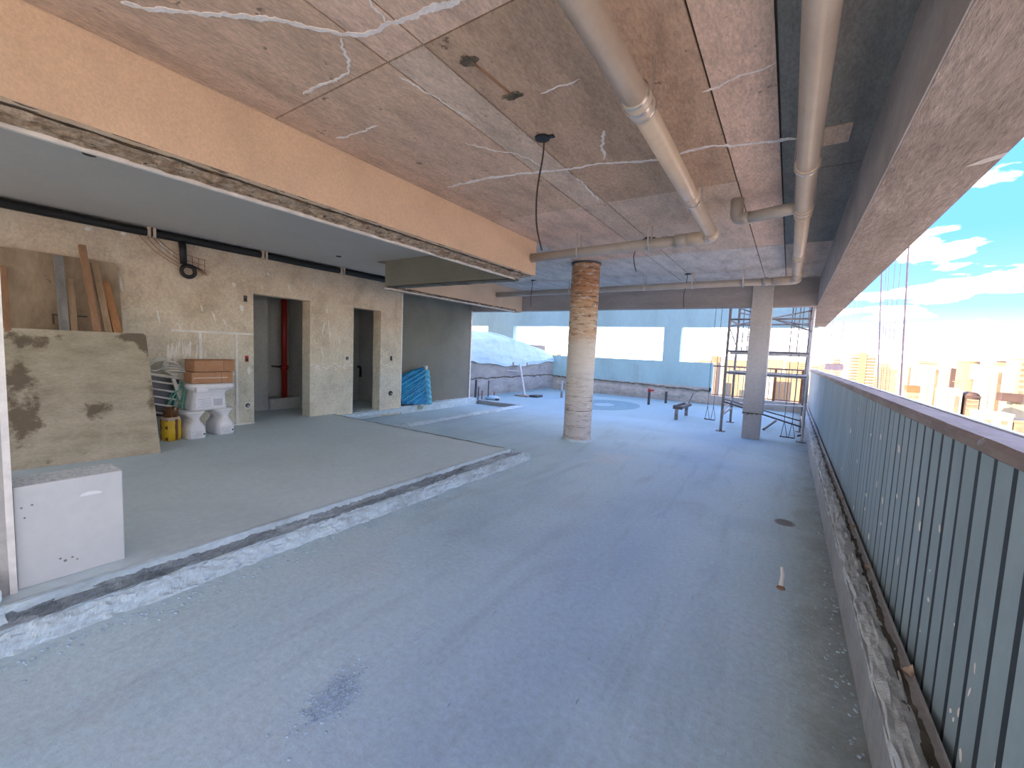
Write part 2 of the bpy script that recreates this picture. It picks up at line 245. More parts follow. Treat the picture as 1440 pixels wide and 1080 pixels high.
# ------------------------------------------------------------------ mesh helpers
class MB:
    def __init__(s): s.v = []; s.f = []
    def add(s, vs, fs):
        o = len(s.v); s.v += [tuple(x) for x in vs]; s.f += [tuple(i+o for i in q) for q in fs]; return s
    def box(s, x0, x1, y0, y1, z0, z1):
        return s.add([(x0,y0,z0),(x1,y0,z0),(x1,y1,z0),(x0,y1,z0),(x0,y0,z1),(x1,y0,z1),(x1,y1,z1),(x0,y1,z1)],
                     [(0,3,2,1),(4,5,6,7),(0,1,5,4),(1,2,6,5),(2,3,7,6),(3,0,4,7)])
    def obox(s, c, ax, ay, az):
        """oriented box: centre and three half-axis vectors"""
        c, ax, ay, az = map(Vector, (c, ax, ay, az)); vs = []
        for k in (-1, 1):
            for i, j in ((-1,-1),(1,-1),(1,1),(-1,1)): vs.append(c+ax*i+ay*j+az*k)
        return s.add(vs, [(0,3,2,1),(4,5,6,7),(0,1,5,4),(1,2,6,5),(2,3,7,6),(3,0,4,7)])
    def tube(s, pts, r, seg=10, cap=True):
        pts = [Vector(p) for p in pts]; rs = r if isinstance(r, (list, tuple)) else [r]*len(pts); o = len(s.v); prev = None
        for i, p in enumerate(pts):
            d = (pts[min(i+1, len(pts)-1)]-pts[max(i-1, 0)]).normalized()
            a = prev - d*prev.dot(d) if prev is not None else (Vector((0,0,1)) if abs(d.z) < .9 else Vector((1,0,0))).cross(d)
            a.normalize(); prev = a; b = d.cross(a)
            for k in range(seg):
                t = 2*math.pi*k/seg; s.v.append(tuple(p+(a*math.cos(t)+b*math.sin(t))*rs[i]))
        n = len(pts)
        for i in range(n-1):
            for k in range(seg):
                q = o+i*seg; s.f.append((q+k, q+(k+1) % seg, q+seg+(k+1) % seg, q+seg+k))
        if cap:
            s.f.append(tuple(o+k for k in reversed(range(seg)))); s.f.append(tuple(o+(n-1)*seg+k for k in range(seg)))
        return s
    def loft(s, rings, cap=True, closed=True):
        o = len(s.v); m = len(rings[0])
        for r in rings: s.v += [tuple(p) for p in r]
        for i in range(len(rings)-1):
            for k in range(m if closed else m-1):
                q = o+i*m; s.f.append((q+k, q+(k+1) % m, q+m+(k+1) % m, q+m+k))
        if cap and closed:
            s.f.append(tuple(o+k for k in reversed(range(m)))); s.f.append(tuple(o+(len(rings)-1)*m+k for k in range(m)))
        return s
    def grid(s, fn, nu, nv):
        o = len(s.v)
        for i in range(nu+1):
            for j in range(nv+1): s.v.append(tuple(fn(i/nu, j/nv)))
        for i in range(nu):
            for j in range(nv):
                q = o+i*(nv+1)+j; s.f.append((q, q+nv+1, q+nv+2, q+1))
        return s
    def build(s, name, mat, parent=None, smooth=False, bevel=0):
        me = bpy.data.meshes.new(name); me.from_pydata(s.v, [], s.f); me.update()
        if bevel:
            bm = bmesh.new(); bm.from_mesh(me); bmesh.ops.remove_doubles(bm, verts=bm.verts, dist=1e-6)
            bmesh.ops.bevel(bm, geom=list(bm.edges), offset=bevel, segments=2, affect='EDGES', profile=.5); bm.to_mesh(me); bm.free()
        if smooth: me.polygons.foreach_set('use_smooth', [True]*len(me.polygons))
        return link(name, me, mat, parent)
def link(name, me, mat, parent=None, loc=None):
    o = bpy.data.objects.new(name, me); COL.objects.link(o)
    if mat and not me.materials: me.materials.append(MT[mat])
    if parent: o.parent = parent
    if loc: o.location = loc
    return o
def tag(o, label, cat, group=None, kind=None):
    o['label'] = label; o['category'] = cat
    if group: o['group'] = group
    if kind: o['kind'] = kind
    return o
def root(name, label, cat, group=None, kind=None, loc=(0, 0, 0)):
    o = bpy.data.objects.new(name, None); COL.objects.link(o); o.empty_display_size = .1; o.location = loc
    return tag(o, label, cat, group, kind)
def nz(x, y, z=0, s=1): return noise.noise(Vector((x*s, y*s, z*s)))
def fbm(x, y, z=0, s=1): return noise.fractal(Vector((x*s, y*s, z*s)), 1.0, 2.0, 4)
def sring(cx, cy, z, ax, ay, n=24, e=4.0):
    """rounded-rectangle ring"""
    out = []
    for k in range(n):
        t = 2*math.pi*k/n; c, q = math.cos(t), math.sin(t)
        out.append((cx+ax*math.copysign(abs(c)**(2/e), c), cy+ay*math.copysign(abs(q)**(2/e), q), z))
    return out
def ribbon(mb, pts, w, z, jit=.022, down=.0012):
    """thin uneven flat streak on a ceiling at height z"""
    P = []
    for (a, b) in zip(pts[:-1], pts[1:]):
        n = max(2, int(math.hypot(b[0]-a[0], b[1]-a[1])/.014))
        for i in range(n): t = i/n; P.append((a[0]+(b[0]-a[0])*t, a[1]+(b[1]-a[1])*t))
    P.append(pts[-1]); L_ = []; R_ = []
    for i, p in enumerate(P):
        q = P[min(i+1, len(P)-1)]; o = P[max(i-1, 0)]; dx, dy = q[0]-o[0], q[1]-o[1]; l = math.hypot(dx, dy) or 1
        nx, ny = -dy/l, dx/l; ww = w*(.25+1.0*abs(fbm(p[0], p[1], 3, 5))+.35*random.random()); k = jit*(fbm(p[0], p[1], 0, 9)+.35*fbm(p[0], p[1], 4, 30))
        e = min(1, min(i, len(P)-1-i)/3+.15)
        cx, cy = p[0]+nx*k, p[1]+ny*k; L_.append((cx+nx*ww*e, cy+ny*ww*e)); R_.append((cx-nx*ww*e, cy-ny*ww*e))
    o = len(mb.v); n = len(P)
    for zz in (z-down, z+.006):
        mb.v += [(x, y, zz) for x, y in L_]+[(x, y, zz) for x, y in R_]
    for i in range(n-1):
        mb.f.append((o+i, o+i+1, o+n+i+1, o+n+i)); mb.f.append((o+2*n+i, o+3*n+i, o+3*n+i+1, o+2*n+i+1))
        mb.f.append((o+i, o+2*n+i, o+2*n+i+1, o+i+1)); mb.f.append((o+n+i, o+n+i+1, o+3*n+i+1, o+3*n+i))

ZC, ZS, WX = 3.2, .13, -7.71       # ceiling, raised slab, door wall face
# ------------------------------------------------------------------ floors
def floors():
    mb = MB(); mb.box(-6.35, .405, -6, 9.95, -.3, 0)
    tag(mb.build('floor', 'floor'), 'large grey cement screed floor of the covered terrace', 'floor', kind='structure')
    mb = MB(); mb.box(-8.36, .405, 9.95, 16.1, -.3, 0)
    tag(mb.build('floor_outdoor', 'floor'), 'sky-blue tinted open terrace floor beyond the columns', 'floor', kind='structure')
    mb = MB(); mb.box(-7.71, -6.35, 5.0, 9.95, -.3, -.06)
    tag(mb.build('floor_trough', 'floor'), 'shallow sunken floor strip in front of the grey wall', 'floor', kind='structure')
    mb = MB(); mb.box(-7.71, -3.36, -6, 5.12, -.3, ZS)
    tag(mb.build('floor_slab', 'slab'), 'smooth raised grey slab along the plaster wall with doors', 'floor', kind='structure')
    # kerbs of the trough
    t = root('trough_kerb', 'low rough mortar kerb around the sunken floor strip', 'kerb', kind='structure')
    def ridge(u, v):
        y = 5.25+4.75*u; prof = [(-6.36, -.06), (-6.34, .03), (-6.27, .055), (-6.20, .045), (-6.12, -.005)]
        i = min(int(v*4), 3); k = v*4-i; x = prof[i][0]*(1-k)+prof[i+1][0]*k; z = prof[i][1]*(1-k)+prof[i+1][1]*k
        return (x+.03*fbm(y, 1, v, 2), y, z+.012*fbm(y, x, 0, 5))
    MB().grid(ridge, 90, 8).build('ridge', 'step_light', t)
    MB().box(-7.71, -6.2, 9.92, 10.02, -.3, .055).build('end_wall', 'curb', t, bevel=.008)
    MB().grid(lambda u, v: (-6.155+.03*v+.03*fbm(u*9, 1, 3, 1.5), 5.25+4.75*u, .004+.010*fbm(u*30, v*3, 1, 1)), 120, 3).build('lime_shade_line', 'step_dark', t)  # dark line painted as the shade along the ridge foot
    # step along the slab edge
    t = root('slab_step', 'long chipped mortar step between the raised slab and terrace floor', 'step', kind='structure')
    def mk(prof, amp, y1, n):
        def f(u, v):
            y = -6+(y1+6)*u; m = len(prof)-1; i = min(int(v*m), m-1); k = v*m-i
            x = prof[i][0]*(1-k)+prof[i+1][0]*k; z = prof[i][1]*(1-k)+prof[i+1][1]*k
            e = 1 if 0 < v < 1 else .35
            return (x+e*amp*(fbm(y, z*9+x*3, 1, 3.5)+.5*fbm(y, x*5, 7, 14)), y, z+e*amp*(.6*fbm(y, x*6, 5, 6)+.5*fbm(y, x*3, 2, 22)))
        return f
    MB().grid(mk([(-3.055, -.01), (-3.085, .02), (-3.12, .055), (-3.16, .078), (-3.20, .085)], .026, 5.30, 420), 900, 12).build('riser', 'step_light', t)
    MB().grid(mk([(-3.19, .088), (-3.24, .078), (-3.30, .082), (-3.345, .10)], .030, 5.24, 420), 900, 12).build('tread', 'step_dark', t)
    MB().grid(mk([(-3.335, .085), (-3.345, .132), (-3.36, .134), (-3.40, .131)], .008, 5.14, 300), 300, 6).build('lip', 'step_light', t)
    MB().grid(lambda u, v: (-3.42-4.25*u, 5.085+.045*v+.02*fbm(u*14, 0, 0, 1.5), .1315+.007*abs(fbm(u*60, v*3, 2, 1))*math.sin(3.1*v)+.002), 260, 4).build('edge_crack', 'step_dark', t)
    MB().grid(lambda u, v: (-3.06-.38*u, 5.12+.19*(1-u)*(1-.3*v)+.01*fbm(u*5, v*3, 2, 2), (.085+.045*u)*(v)-.005), 10, 4).build('end_face', 'step_light', t)
floors()

# ------------------------------------------------------------------ walls and rooms
def walls():
    mb = MB(); B = -7.97
    for y0, y1, z0, z1 in ((-6, 3.617, -.1, 3.3), (4.635, 5.602, -.1, 3.3), (6.31, 6.93, -.1, 3.3), (3.617, 4.635, 2.36, 3.3), (5.602, 6.31, 2.335, 3.3)):
        mb.box(B, WX, y0, y1, z0, z1)
    w = tag(mb.build('wall_left', 'plaster_wall'), 'rough plaster wall with two open doorways', 'wall', kind='structure')
    # white splashes and scratches on the plaster, flat on the face
    sp = MB(); x = WX+.002
    def stroke(y0, z0, y1, z1, wd):
        x = WX+.002+.00012*(len(sp.v)//44); n = 10; L1 = []; L2 = []; d = Vector((y1-y0, z1-z0)); nn = Vector((-d.y, d.x)).normalized()
        for i in range(n+1):
            t = i/n; c = Vector((y0, z0))+d*t+nn*.012*fbm(y0+t*3, z0, 0, 2); ww = wd*(.3+abs(math.sin(math.pi*t))*.7+.5*fbm(t*4, y0*7, 1, 1))
            L1.append((x, c.x+nn.x*ww, c.y+nn.y*ww)); L2.append((x, c.x-nn.x*ww, c.y-nn.y*ww))
        o = len(sp.v); sp.v += L1+L2+[(WX-.01, b, c) for a, b, c in L1]+[(WX-.01, b, c) for a, b, c in L2]; k = n+1
        for i in range(n):
            sp.f += [(o+i, o+k+i, o+k+i+1, o+i+1), (o+i, o+i+1, o+2*k+i+1, o+2*k+i), (o+k+i, o+3*k+i, o+3*k+i+1, o+k+i+1)]
    for a in [(4.95, 2.02, 4.88, 1.72, .012), (5.02, 2.03, 5.08, 1.55, .012), (5.25, 1.72, 5.29, 1.5, .012), (4.86, 1.5, 4.92, 1.28, .014), (4.98, 2.16, 4.99, 2.25, .022),
              (5.04, 2.3, 5.10, 2.34, .01), (2.35, 2.92, 2.42, 2.8, .02), (2.48, 2.84, 2.5, 2.76, .012), (1.95, 2.98, 1.96, 2.92, .03), (1.6, 2.95, 1.62, 2.9, .03), (1.9, 2.35, 1.93, 2.15, .014),
              (2.3, 1.95, 2.33, 1.75, .012), (2.55, 1.8, 2.58, 1.68, .01), (3.0, 2.0, 3.05, 1.85, .012), (3.15, 1.9, 3.2, 1.78, .012), (2.85, 2.08, 2.87, 1.98, .01), (3.42, 2.15, 3.45, 2.05, .03),
              (3.3, 2.5, 3.34, 2.44, .02), (4.2, 2.62, 4.25, 2.5, .012), (4.7, 2.75, 4.72, 2.62, .012), (5.3, 2.6, 5.33, 2.5, .012), (3.85, 2.75, 3.88, 2.7, .015), (6.5, 2.3, 6.52, 2.24, .015), (3.55, 1.12, 3.53, .98, .03), (3.2, .9, 3.22, .82, .02)]: stroke(*a)
    rq = random.Random(9)
    for i in range(26):   # brushed skim patch beside the cartons
        yy = 2.40+.5*rq.random(); z1 = 1.56-.35*abs(yy-2.62)-.12*rq.random(); stroke(yy, z1, yy-.05+.06*rq.random(), z1-rq.uniform(.12, .42), rq.uniform(.005, .016))
    for i in range(40):
        yy = random.uniform(4.65, 6.9); yy = yy if not 5.58 < yy < 6.33 else yy-.95; z = 1.1+random.uniform(-.06, .06)
        stroke(yy, z, yy+.05, z+.01, .012)
    o = sp.build('plaster_splash', 'splash', w); o['kind'] = 'stuff'
    MB().box(WX-.01, WX+.012, 6.905, 6.935, .1, 3.1).build('corner_bead', 'alu', w)
    # sockets in the wall
    def socket(y, z, shape, mat, label):
        t = root('wall_box', label, 'outlet box')
        if shape == 'round':
            MB().loft([[(WX-.02, y+.055*math.cos(a), z+.055*math.sin(a)) for a in [i*math.pi/10 for i in range(20)]], [(WX+.008, y+.055*math.cos(a), z+.055*math.sin(a)) for a in [i*math.pi/10 for i in range(20)]]]).build('box_rim', 'alu' if mat != 'black' else 'black', t)
            MB().loft([[(WX+.006, y+.04*math.cos(a), z+.04*math.sin(a)) for a in [i*math.pi/10 for i in range(20)]], [(WX+.010, y+.04*math.cos(a), z+.04*math.sin(a)) for a in [i*math.pi/10 for i in range(20)]]]).build('box_hole', mat, t)
            MB().tube([(WX+.01, y+.01, z+.005), (WX+.03, y+.015, z-.012), (WX+.014, y-.01, z-.02)], .006, 6).build('wire_end', 'cable', t)
        else:
            MB().box(WX-.02, WX+.008, y-.028, y+.028, z-.052, z+.052).build('box_rim', mat, t, bevel=.004)
            MB().box(WX+.004, WX+.011, y-.018, y+.018, z-.04, z+.01).build('box_hole', 'black', t)
    socket(3.491, 2.26, 'rect', 'dark_metal', 'dark switch box high beside the doorway with the red pipe')
    socket(3.505, 1.251, 'rect', 'red_box', 'red switch box at waist height beside the doorway')
    socket(3.51, .45, 'round', 'dark_metal', 'round outlet box low on the wall left of the red pipe doorway')
    socket(5.451, 1.268, 'round', 'dark_metal', 'round outlet box at waist height between the two doorways')
    socket(6.617, 1.275, 'rect', 'black', 'narrow black switch slot right of the second doorway')
    socket(6.615, .462, 'round', 'black', 'black round outlet box low right of the second doorway')
    # bathroom behind the first doorway
    mb = MB(); mb.box(-9.6, -9.4, 2.4, 6.0, -.1, 3.3).box(-9.4, B, 2.3, 2.4, -.1, 3.3).box(-9.4, B, 5.15, 5.28, -.1, 3.3).box(-9.4, -9.0, 4.18, 4.5, -.1, 3.3)
    tag(mb.build('wall_bathroom', 'dark_room'), 'dim rendered wall of the small room behind the first doorway', 'wall', kind='structure')
    mb = MB(); mb.box(B, WX, 3.617, 4.635, -.1, ZS-.002).box(-9.4, B, 2.4, 5.15, -.1, ZS-.002)
    tag(mb.build('floor_bathroom', 'slab'), 'grey floor of the small room behind the first doorway', 'floor', kind='structure')
    tag(MB().box(-9.4, -8.92, 4.5, 5.15, ZS-.01, .36).build('shower_ledge', 'dark_room', bevel=.01), 'low rendered ledge inside the first doorway', 'ledge', kind='structure')
    t = root('red_riser_pipe', 'red vertical riser pipe inside the first doorway', 'pipe')
    MB().tube([(-9.06, 4.87, .355), (-9.06, 4.87, 3.085)], .058, 16).build('pipe', 'red', t, True)
    MB().tube([(-9.06, 4.87, .96), (-9.06, 4.87, 1.06)], .075, 16).build('coupling', 'red', t, True)
    MB().box(-9.4, -9.06, 4.77, 4.97, 1.0, 1.03).build('wall_clamp', 'dark_metal', t)
    MB().tube([(-9.38, 5.0, 1.32), (-9.33, 5.0, 1.32)], .05, 12).build('valve_stub', 'alu', t)
    # closet behind the second doorway
    mb = MB(); mb.box(-9.6, -9.4, 5.28, 8.4, -.1, 3.3).box(-9.4, B, 7.0, 7.1, -.1, 3.3)
    tag(mb.build('wall_closet', 'dark_room'), 'dim rendered wall behind the second doorway', 'wall', kind='structure')
    tag(MB().box(B, WX, 5.602, 6.31, -.1, .1).box(-9.4, B, 5.28, 7.0, -.1, .1).build('floor_closet', 'slab'), 'grey floor inside the second doorway', 'floor', kind='structure')
    t = root('capped_water_stub', 'dark bent water stub on the wall inside the second doorway', 'pipe')
    MB().tube([(-9.4, 6.98, .98), (-9.32, 6.98, .98), (-9.3, 6.98, .92), (-9.3, 6.98, .72)], .03, 8).build('stub', 'black', t)
    tag(MB().box(-9.6, B, -6, 9.8, 3.09, 3.3).build('ceiling_rooms', 'grey_plaster'), 'ceiling over the small rooms behind the doorways', 'ceiling', kind='structure')
    # grey recessed wall
    g = tag(MB().box(-8.2, -7.95, 6.9, 9.80, -.1, 3.3).build('wall_recess', 'grey_plaster'), 'smooth dark grey rendered wall beside the blue sheets', 'wall', kind='structure')
    mb = MB().box(-7.97, -7.925, 9.78, 9.815, .05, 2.68).box(-8.2, -7.93, 9.80, 9.83, .05, 2.68)
    mb.build('jamb_strip', 'alu', g)
    mb = MB().grid(lambda u, v: (-7.96+(.27+.02*fbm(u*9, v, 0, 1))*min(1, (1-v)*2), 6.93+2.92*u, (.12+.02*fbm(u*12, 3, 0, 1))*min(1, v*2)-.06*(v == 0)), 60, 6)
    mb.build('wall_foot', 'step_light', g)
    tag(MB().grid(lambda u, v: (WX+(.09+.03*fbm(u*9, v, 4, 1))*min(1, (1-v)*2), 5.12+1.82*u, (.09+.02*fbm(u*12, 3, 7, 1))*min(1, v*2)), 40, 6).build('baseboard_left', 'step_light'), 'rough mortar foot under the second doorway', 'baseboard', kind='structure')
walls()

# ------------------------------------------------------------------ ceiling, beams, upper storeys
def ceiling():
    c = MB().box(-6.5, .80, -6, 9.80, ZC, ZC+.2).build('ceiling', 'joint')
    tag(c, 'bare board-marked concrete ceiling with white lime streaks', 'ceiling', kind='structure')
    ys = [-3.6, -.97, 1.68, 4.335, 6.93, 9.80]; xs = [-6.2, -4.75, -3.25, -2.03, -1.75, -.52, -.18, .36]
    pick = {(-2.03, -1.75): 'grey', (-1.75, -.52): 'brown', (-.52, -.18): 'pink', (-.18, .36): 'dark', (-3.25, -2.03): 'umber', (-4.75, -3.25): 'pale', (-6.2, -4.75): 'pale'}
    g = .006
    for j in range(5):
        for i in range(7):
            x0, x1, y0, y1 = xs[i], xs[i+1], ys[j], ys[j+1]
            if x1 <= -3.2 and y0 < 4.3: continue
            k = pick[(x0, x1)]
            if j == 4: k = 'pale' if x1 < 0 else 'grey'
            if j == 3: k = {'brown': 'grey', 'umber': 'pink', 'dark': 'dark', 'pink': 'pink', 'grey': 'grey'}.get(k, k)
            if j == 1 and i in (3, 4): k = 'pink'
            d = .004*random.random(); bz = ZC-.012-d
            MB().box(x0+g, x1-g, y0+g, y1-g, bz, ZC).build('panel', 'panel_'+k, c)
    cr = {'A':[(-2.83,0.74),(-2.74,0.83),(-2.59,0.94),(-2.43,1.06),(-2.25,1.21),(-2.13,1.33),(-2.08,1.41),(-2.02,1.44),(-1.92,1.47),(-1.79,1.49),(-1.67,1.50),(-1.45,1.55),(-1.26,1.56)],
    'A2':[(-2.09,1.42),(-2.16,1.48),(-2.20,1.55),(-2.31,1.61),(-2.44,1.62),(-2.59,1.61),(-2.76,1.61)], 'A3':[(-1.79,1.48),(-1.77,1.39),(-1.75,1.32)],
    'B':[(-2.07,1.79),(-2.03,1.96),(-2.01,2.16),(-1.99,2.37)], 'C':[(-2.24,2.61),(-2.13,2.80),(-2.01,2.93),(-1.93,3.07),(-1.93,3.25)],
    'D':[(-2.99,3.23),(-2.45,3.24),(-2.05,3.33),(-1.80,3.39),(-1.71,3.42),(-1.48,3.42),(-1.27,3.51),(-1.04,3.57),(-0.87,3.56),(-0.72,3.53),(-0.60,3.53),(-0.49,3.61),(-0.17,3.68),(-0.07,3.69)],
    'E':[(-1.24,2.94),(-1.32,3.13),(-1.38,3.29),(-1.41,3.38)], 'F':[(-1.75,3.62),(-1.76,3.89),(-1.80,4.28)], 'G':[(-0.57,2.80),(-0.48,2.79),(-0.36,2.75),(-0.19,2.73)],
    'H':[(-1.42,2.34),(-1.27,2.35),(-1.15,2.34)], 'I':[(-3.09,2.08),(-2.89,2.10),(-2.64,2.10)]}
    wd = {'A': .020, 'D': .021, 'A2': .013, 'A3': .011, 'B': .009, 'C': .008, 'E': .014, 'F': .013, 'G': .009, 'H': .008, 'I': .011}
    for k, p in cr.items():
        mb = MB(); ribbon(mb, p, wd[k], ZC-.0165); o = mb.build('lime_streak', 'lime_shade_line', c)
    MB().box(.05, .225, 3.62, 3.90, ZC-.021, ZC-.004).build('mortar_patch', 'panel_grey', c)
    # two chipped holes joined by a rod
    for x, y in ((-1.611, 1.889), (-1.574, 2.278)):
        mb = MB(); rings = []
        for r, z in ((.06, -.0175), (.045, -.026), (.028, -.012), (.010, -.004)):
            rings.append([(x+r*math.cos(t)*q, y+r*.7*math.sin(t)*q, ZC+z-.004*random.random()) for t, q in [(i*math.pi/15, 1+.55*fbm(2*math.cos(i*math.pi/15)+x*9, 2*math.sin(i*math.pi/15), y*5, 1.3)+.25*(random.random()-.5)) for i in range(30)]])
        mb.loft(rings).build('chipped_hole', 'groove', c)
    MB().tube([(-1.605, 1.90, ZC-.02), (-1.578, 2.26, ZC-.02)], .006, 6).build('exposed_rod', 'plank_brown', c)

    def noisy_under(name, mat, par, x0, x1, z0, z1, y0, y1, amp, n, bulge=0):
        def f(u, v):
            y = y0+(y1-y0)*u; e = 1 if 0 < v < 1 else .5
            return (x0+(x1-x0)*v+.4*e*amp*fbm(y, v*3, 2, 4), y, z0+(z1-z0)*v+e*amp*fbm(y, v*4, 8, 5)+bulge*math.sin(math.pi*v))
        return MB().grid(f, n, 8).build(name, mat, par)
    # big sandy beam on the left
    b = root('beam_main', 'long sandy plastered ceiling beam running away on the left', 'beam', kind='structure')
    MB().box(-3.53, -3.25, -6, 5.47, 2.705, 3.3).build('beam_body', 'beam_tan', b)
    noisy_under('chipped_groove', 'groove', b, -3.252, -3.335, 2.704, 2.70, -6, 5.465, .022, 600, .016)
    noisy_under('broken_underside', 'beam_rough', b, -3.325, -3.525, 2.690, 2.664, -6, 5.40, .026, 600)
    MB().box(-3.545, -3.515, -6, 5.33, 2.642, 2.668).build('edge_bead', 'alu', b)
    MB().box(-3.555, -3.53, -6, 5.47, 2.66, 3.2).build('beam_back', 'soffit', b)
    # cross beam
    b = root('beam_cross', 'short dark grey cross beam under the main sandy beam', 'beam', kind='structure')
    MB().box(-6.2, -3.53, 5.15, 5.45, 2.635, 3.3).build('beam_body', 'grey_plaster', b)
    MB().grid(lambda u, v: (-6.2+2.67*u, 5.15+.30*v-.012, 2.635-.012*(v < .3)+.012*fbm(u*9, v*2, 1, 1)), 80, 4).build('broken_underside', 'groove', b)
    # second longitudinal beam
    b = root('beam_second', 'far sandy beam ending over the open terrace doorway', 'beam', kind='structure')
    MB().box(-6.45, -6.2, 5.45, 9.80, 2.63, 3.3).build('beam_body', 'beam_tan', b)
    noisy_under('chipped_groove', 'groove', b, -6.196, -6.202, 2.66, 2.625, 5.5, 9.5, .018, 160)
    MB().box(-6.225, -6.195, 5.15, 9.45, 2.596, 2.616).build('edge_bead', 'alu', b)
    MB().box(-6.45, -6.22, 5.45, 9.80, 2.612, 2.632).build('underside', 'beam_rough', b)
    # far beam
    b = root('beam_far', 'grey concrete beam across the far end of the ceiling', 'beam', kind='structure')
    MB().box(-9.6, .36, 9.80, 10.05, 2.66, 3.4).build('beam_body', 'beam_grey', b)
    # right beam
    b = root('beam_right', 'wide brown concrete edge beam above the railing', 'beam', kind='structure')
    MB().box(.36, .80, -6, 15.5, 2.65, 3.4).build('beam_body', 'beam_brown', b)
    MB().box(.352, .362, -6, 9.80, 2.652, 3.2).build('inner_face', 'beam_grey', b)
    MB().loft([[(x, y, z) for x, y in ((.68, 3.18), (.73, 3.10), (.798, 3.05), (.798, 3.12), (.74, 3.17))] for z in (2.648, 2.652)]).build('chip', 'column_square', b)
    # soffit on the left
    tag(MB().box(-7.97, -3.53, -6, 5.15, 3.09, 3.3).box(-7.97, -6.45, 5.15, 9.8, 3.09, 3.3).build('ceiling_soffit', 'soffit'), 'smooth grey plastered ceiling between the sandy beam and door wall', 'ceiling', kind='structure')
    for x, y in ((-5.05, 1.08), (-4.9, 3.92), (-6.7, 4.55)):
        tag(MB().tube([(x, y, 3.078), (x, y, 3.1)], .045, 14).build('spot_hole', 'black'), {1.08: 'dark round hole in the smooth ceiling nearest the camera', 3.92: 'dark round hole in the middle of the smooth ceiling', 4.55: 'dark round hole in the smooth ceiling near the cross beam'}[y], 'hole')
    # unseen storeys above and beside, widened left to keep low sun off the terrace
    tag(MB().box(-30, .8, -6, 9.9, 3.4, 22).box(-30, -9.6, -6, 9.9, -80, 3.4).box(-9.6, .6, -6, 16.1, -80, -.3).build('building_mass', 'beam_grey'), 'unseen storeys of the same building above, beside and below the terrace, widened to block sun', 'building', kind='structure')
ceiling()

# ------------------------------------------------------------------ columns
def columns():
    cx, cy = -3.16, 7.08; rings = []; n = 48
    for i in range(161):
        z = 3.2*i/160; r = .25*(1+.012*fbm(0, 0, z, 6))
        if z < .12: r *= 1.0+.05*(1-z/.12)
        rings.append([(cx+r*math.cos(t)*(1+.010*fbm(math.cos(t)*1.5, math.sin(t)*1.5, z*9, 1.3)), cy+r*math.sin(t)*(1+.010*fbm(math.cos(t)*1.5, math.sin(t)*1.5, z*9, 1.3)), z) for t in [2*math.pi*k/n for k in range(n)]])
    t = root('round_column', 'round weathered column with rusty orange and cream bands', 'column')
    MB().loft(rings).build('shaft', 'column_round', t, True)
    MB().loft([[(cx+(.285+.02*fbm(math.cos(a), math.sin(a), z, 3))*math.cos(a)*s, cy+(.285+.02*fbm(math.cos(a), math.sin(a), z, 3))*math.sin(a)*s, z) for a in [2*math.pi*k/n for k in range(n)]] for z, s in ((-.005, 1.0), (.02, .96), (.04, .88))]).build('mortar_collar', 'step_light', t)
    MB().loft([[(cx+.262*math.cos(a), cy+.262*math.sin(a), z) for a in [2*math.pi*k/n for k in range(n)]] for z in (3.155, 3.19)]).build('top_band', 'dark_metal', t, True)
    t = root('square_column', 'plain square grey column in front of the scaffold', 'column')
    MB().box(-.72, -.36, 9.72, 10.05, .52, 3.2).build('shaft', 'column_square', t, bevel=.01)
    MB().box(-.705, -.385, 9.73, 10.04, -.01, .53).build('stub', 'column_square', t, bevel=.012)
    mb = MB()
    for i in range(9):
        x = -.70+.04*i; h = .012+.05*abs(fbm(x*11, 1, 0, 3)); mb.obox((x, 9.722, .53-.5*h), (.021, 0, .004), (0, .010, 0), (.002, 0, h*.7))
    mb.build('chipped_plaster', 'groove', t)
    t = root('edge_pillar', 'whitish plaster pillar cut off by the left picture edge', 'column')
    MB().box(-3.8, -3.50, -.15, .375, ZS-.01, 2.665).build('shaft', 'column_square', t, bevel=.006)
    MB().box(-3.52, -3.49, .36, .388, ZS-.01, 2.66).build('corner_bead', 'alu', t)
    MB().grid(lambda u, v: (-3.50+.30*v, -.2+.52*u+.02*fbm(u*4, v*4, 3, 1), .22*(1-v)**2+.07+.03*fbm(u*5, v*5, 1, 1)), 20, 14).build('mortar_foot', 'step_light', t)
columns()

# ------------------------------------------------------------------ drain pipes and ceiling wires
def bendpts(a, b, c, r, n=8):
    """path a-b-c with a rounded corner at b"""
    a, b, c = map(Vector, (a, b, c)); u = (a-b).normalized(); w = (c-b).normalized(); out = [a]
    for i in range(n+1):
        t = i/n; out.append(b+u*r*(1-t)**2+w*r*t**2)
    return out+[c]
def strap(par, c, axis, r):
    c = Vector(c); mb = MB(); a = Vector(axis).normalized(); s = Vector((0, 0, 1)).cross(a)
    path = [c+(s*math.cos(t)+Vector((0, 0, 1))*math.sin(t))*r for t in [math.pi*(-.08)-i*math.pi*.84/12 for i in range(13)]]
    path = [Vector((path[0].x, path[0].y, ZC-.012))]+path+[Vector((path[-1].x, path[-1].y, ZC-.012))]
    w = a*.011
    for p, q in zip(path[:-1], path[1:]):
        d = (q-p); nrm = d.cross(a).normalized()*.002
        mb.obox((p+q)/2, d*.5, w, nrm)
    return mb.build('strap', 'metal', par)
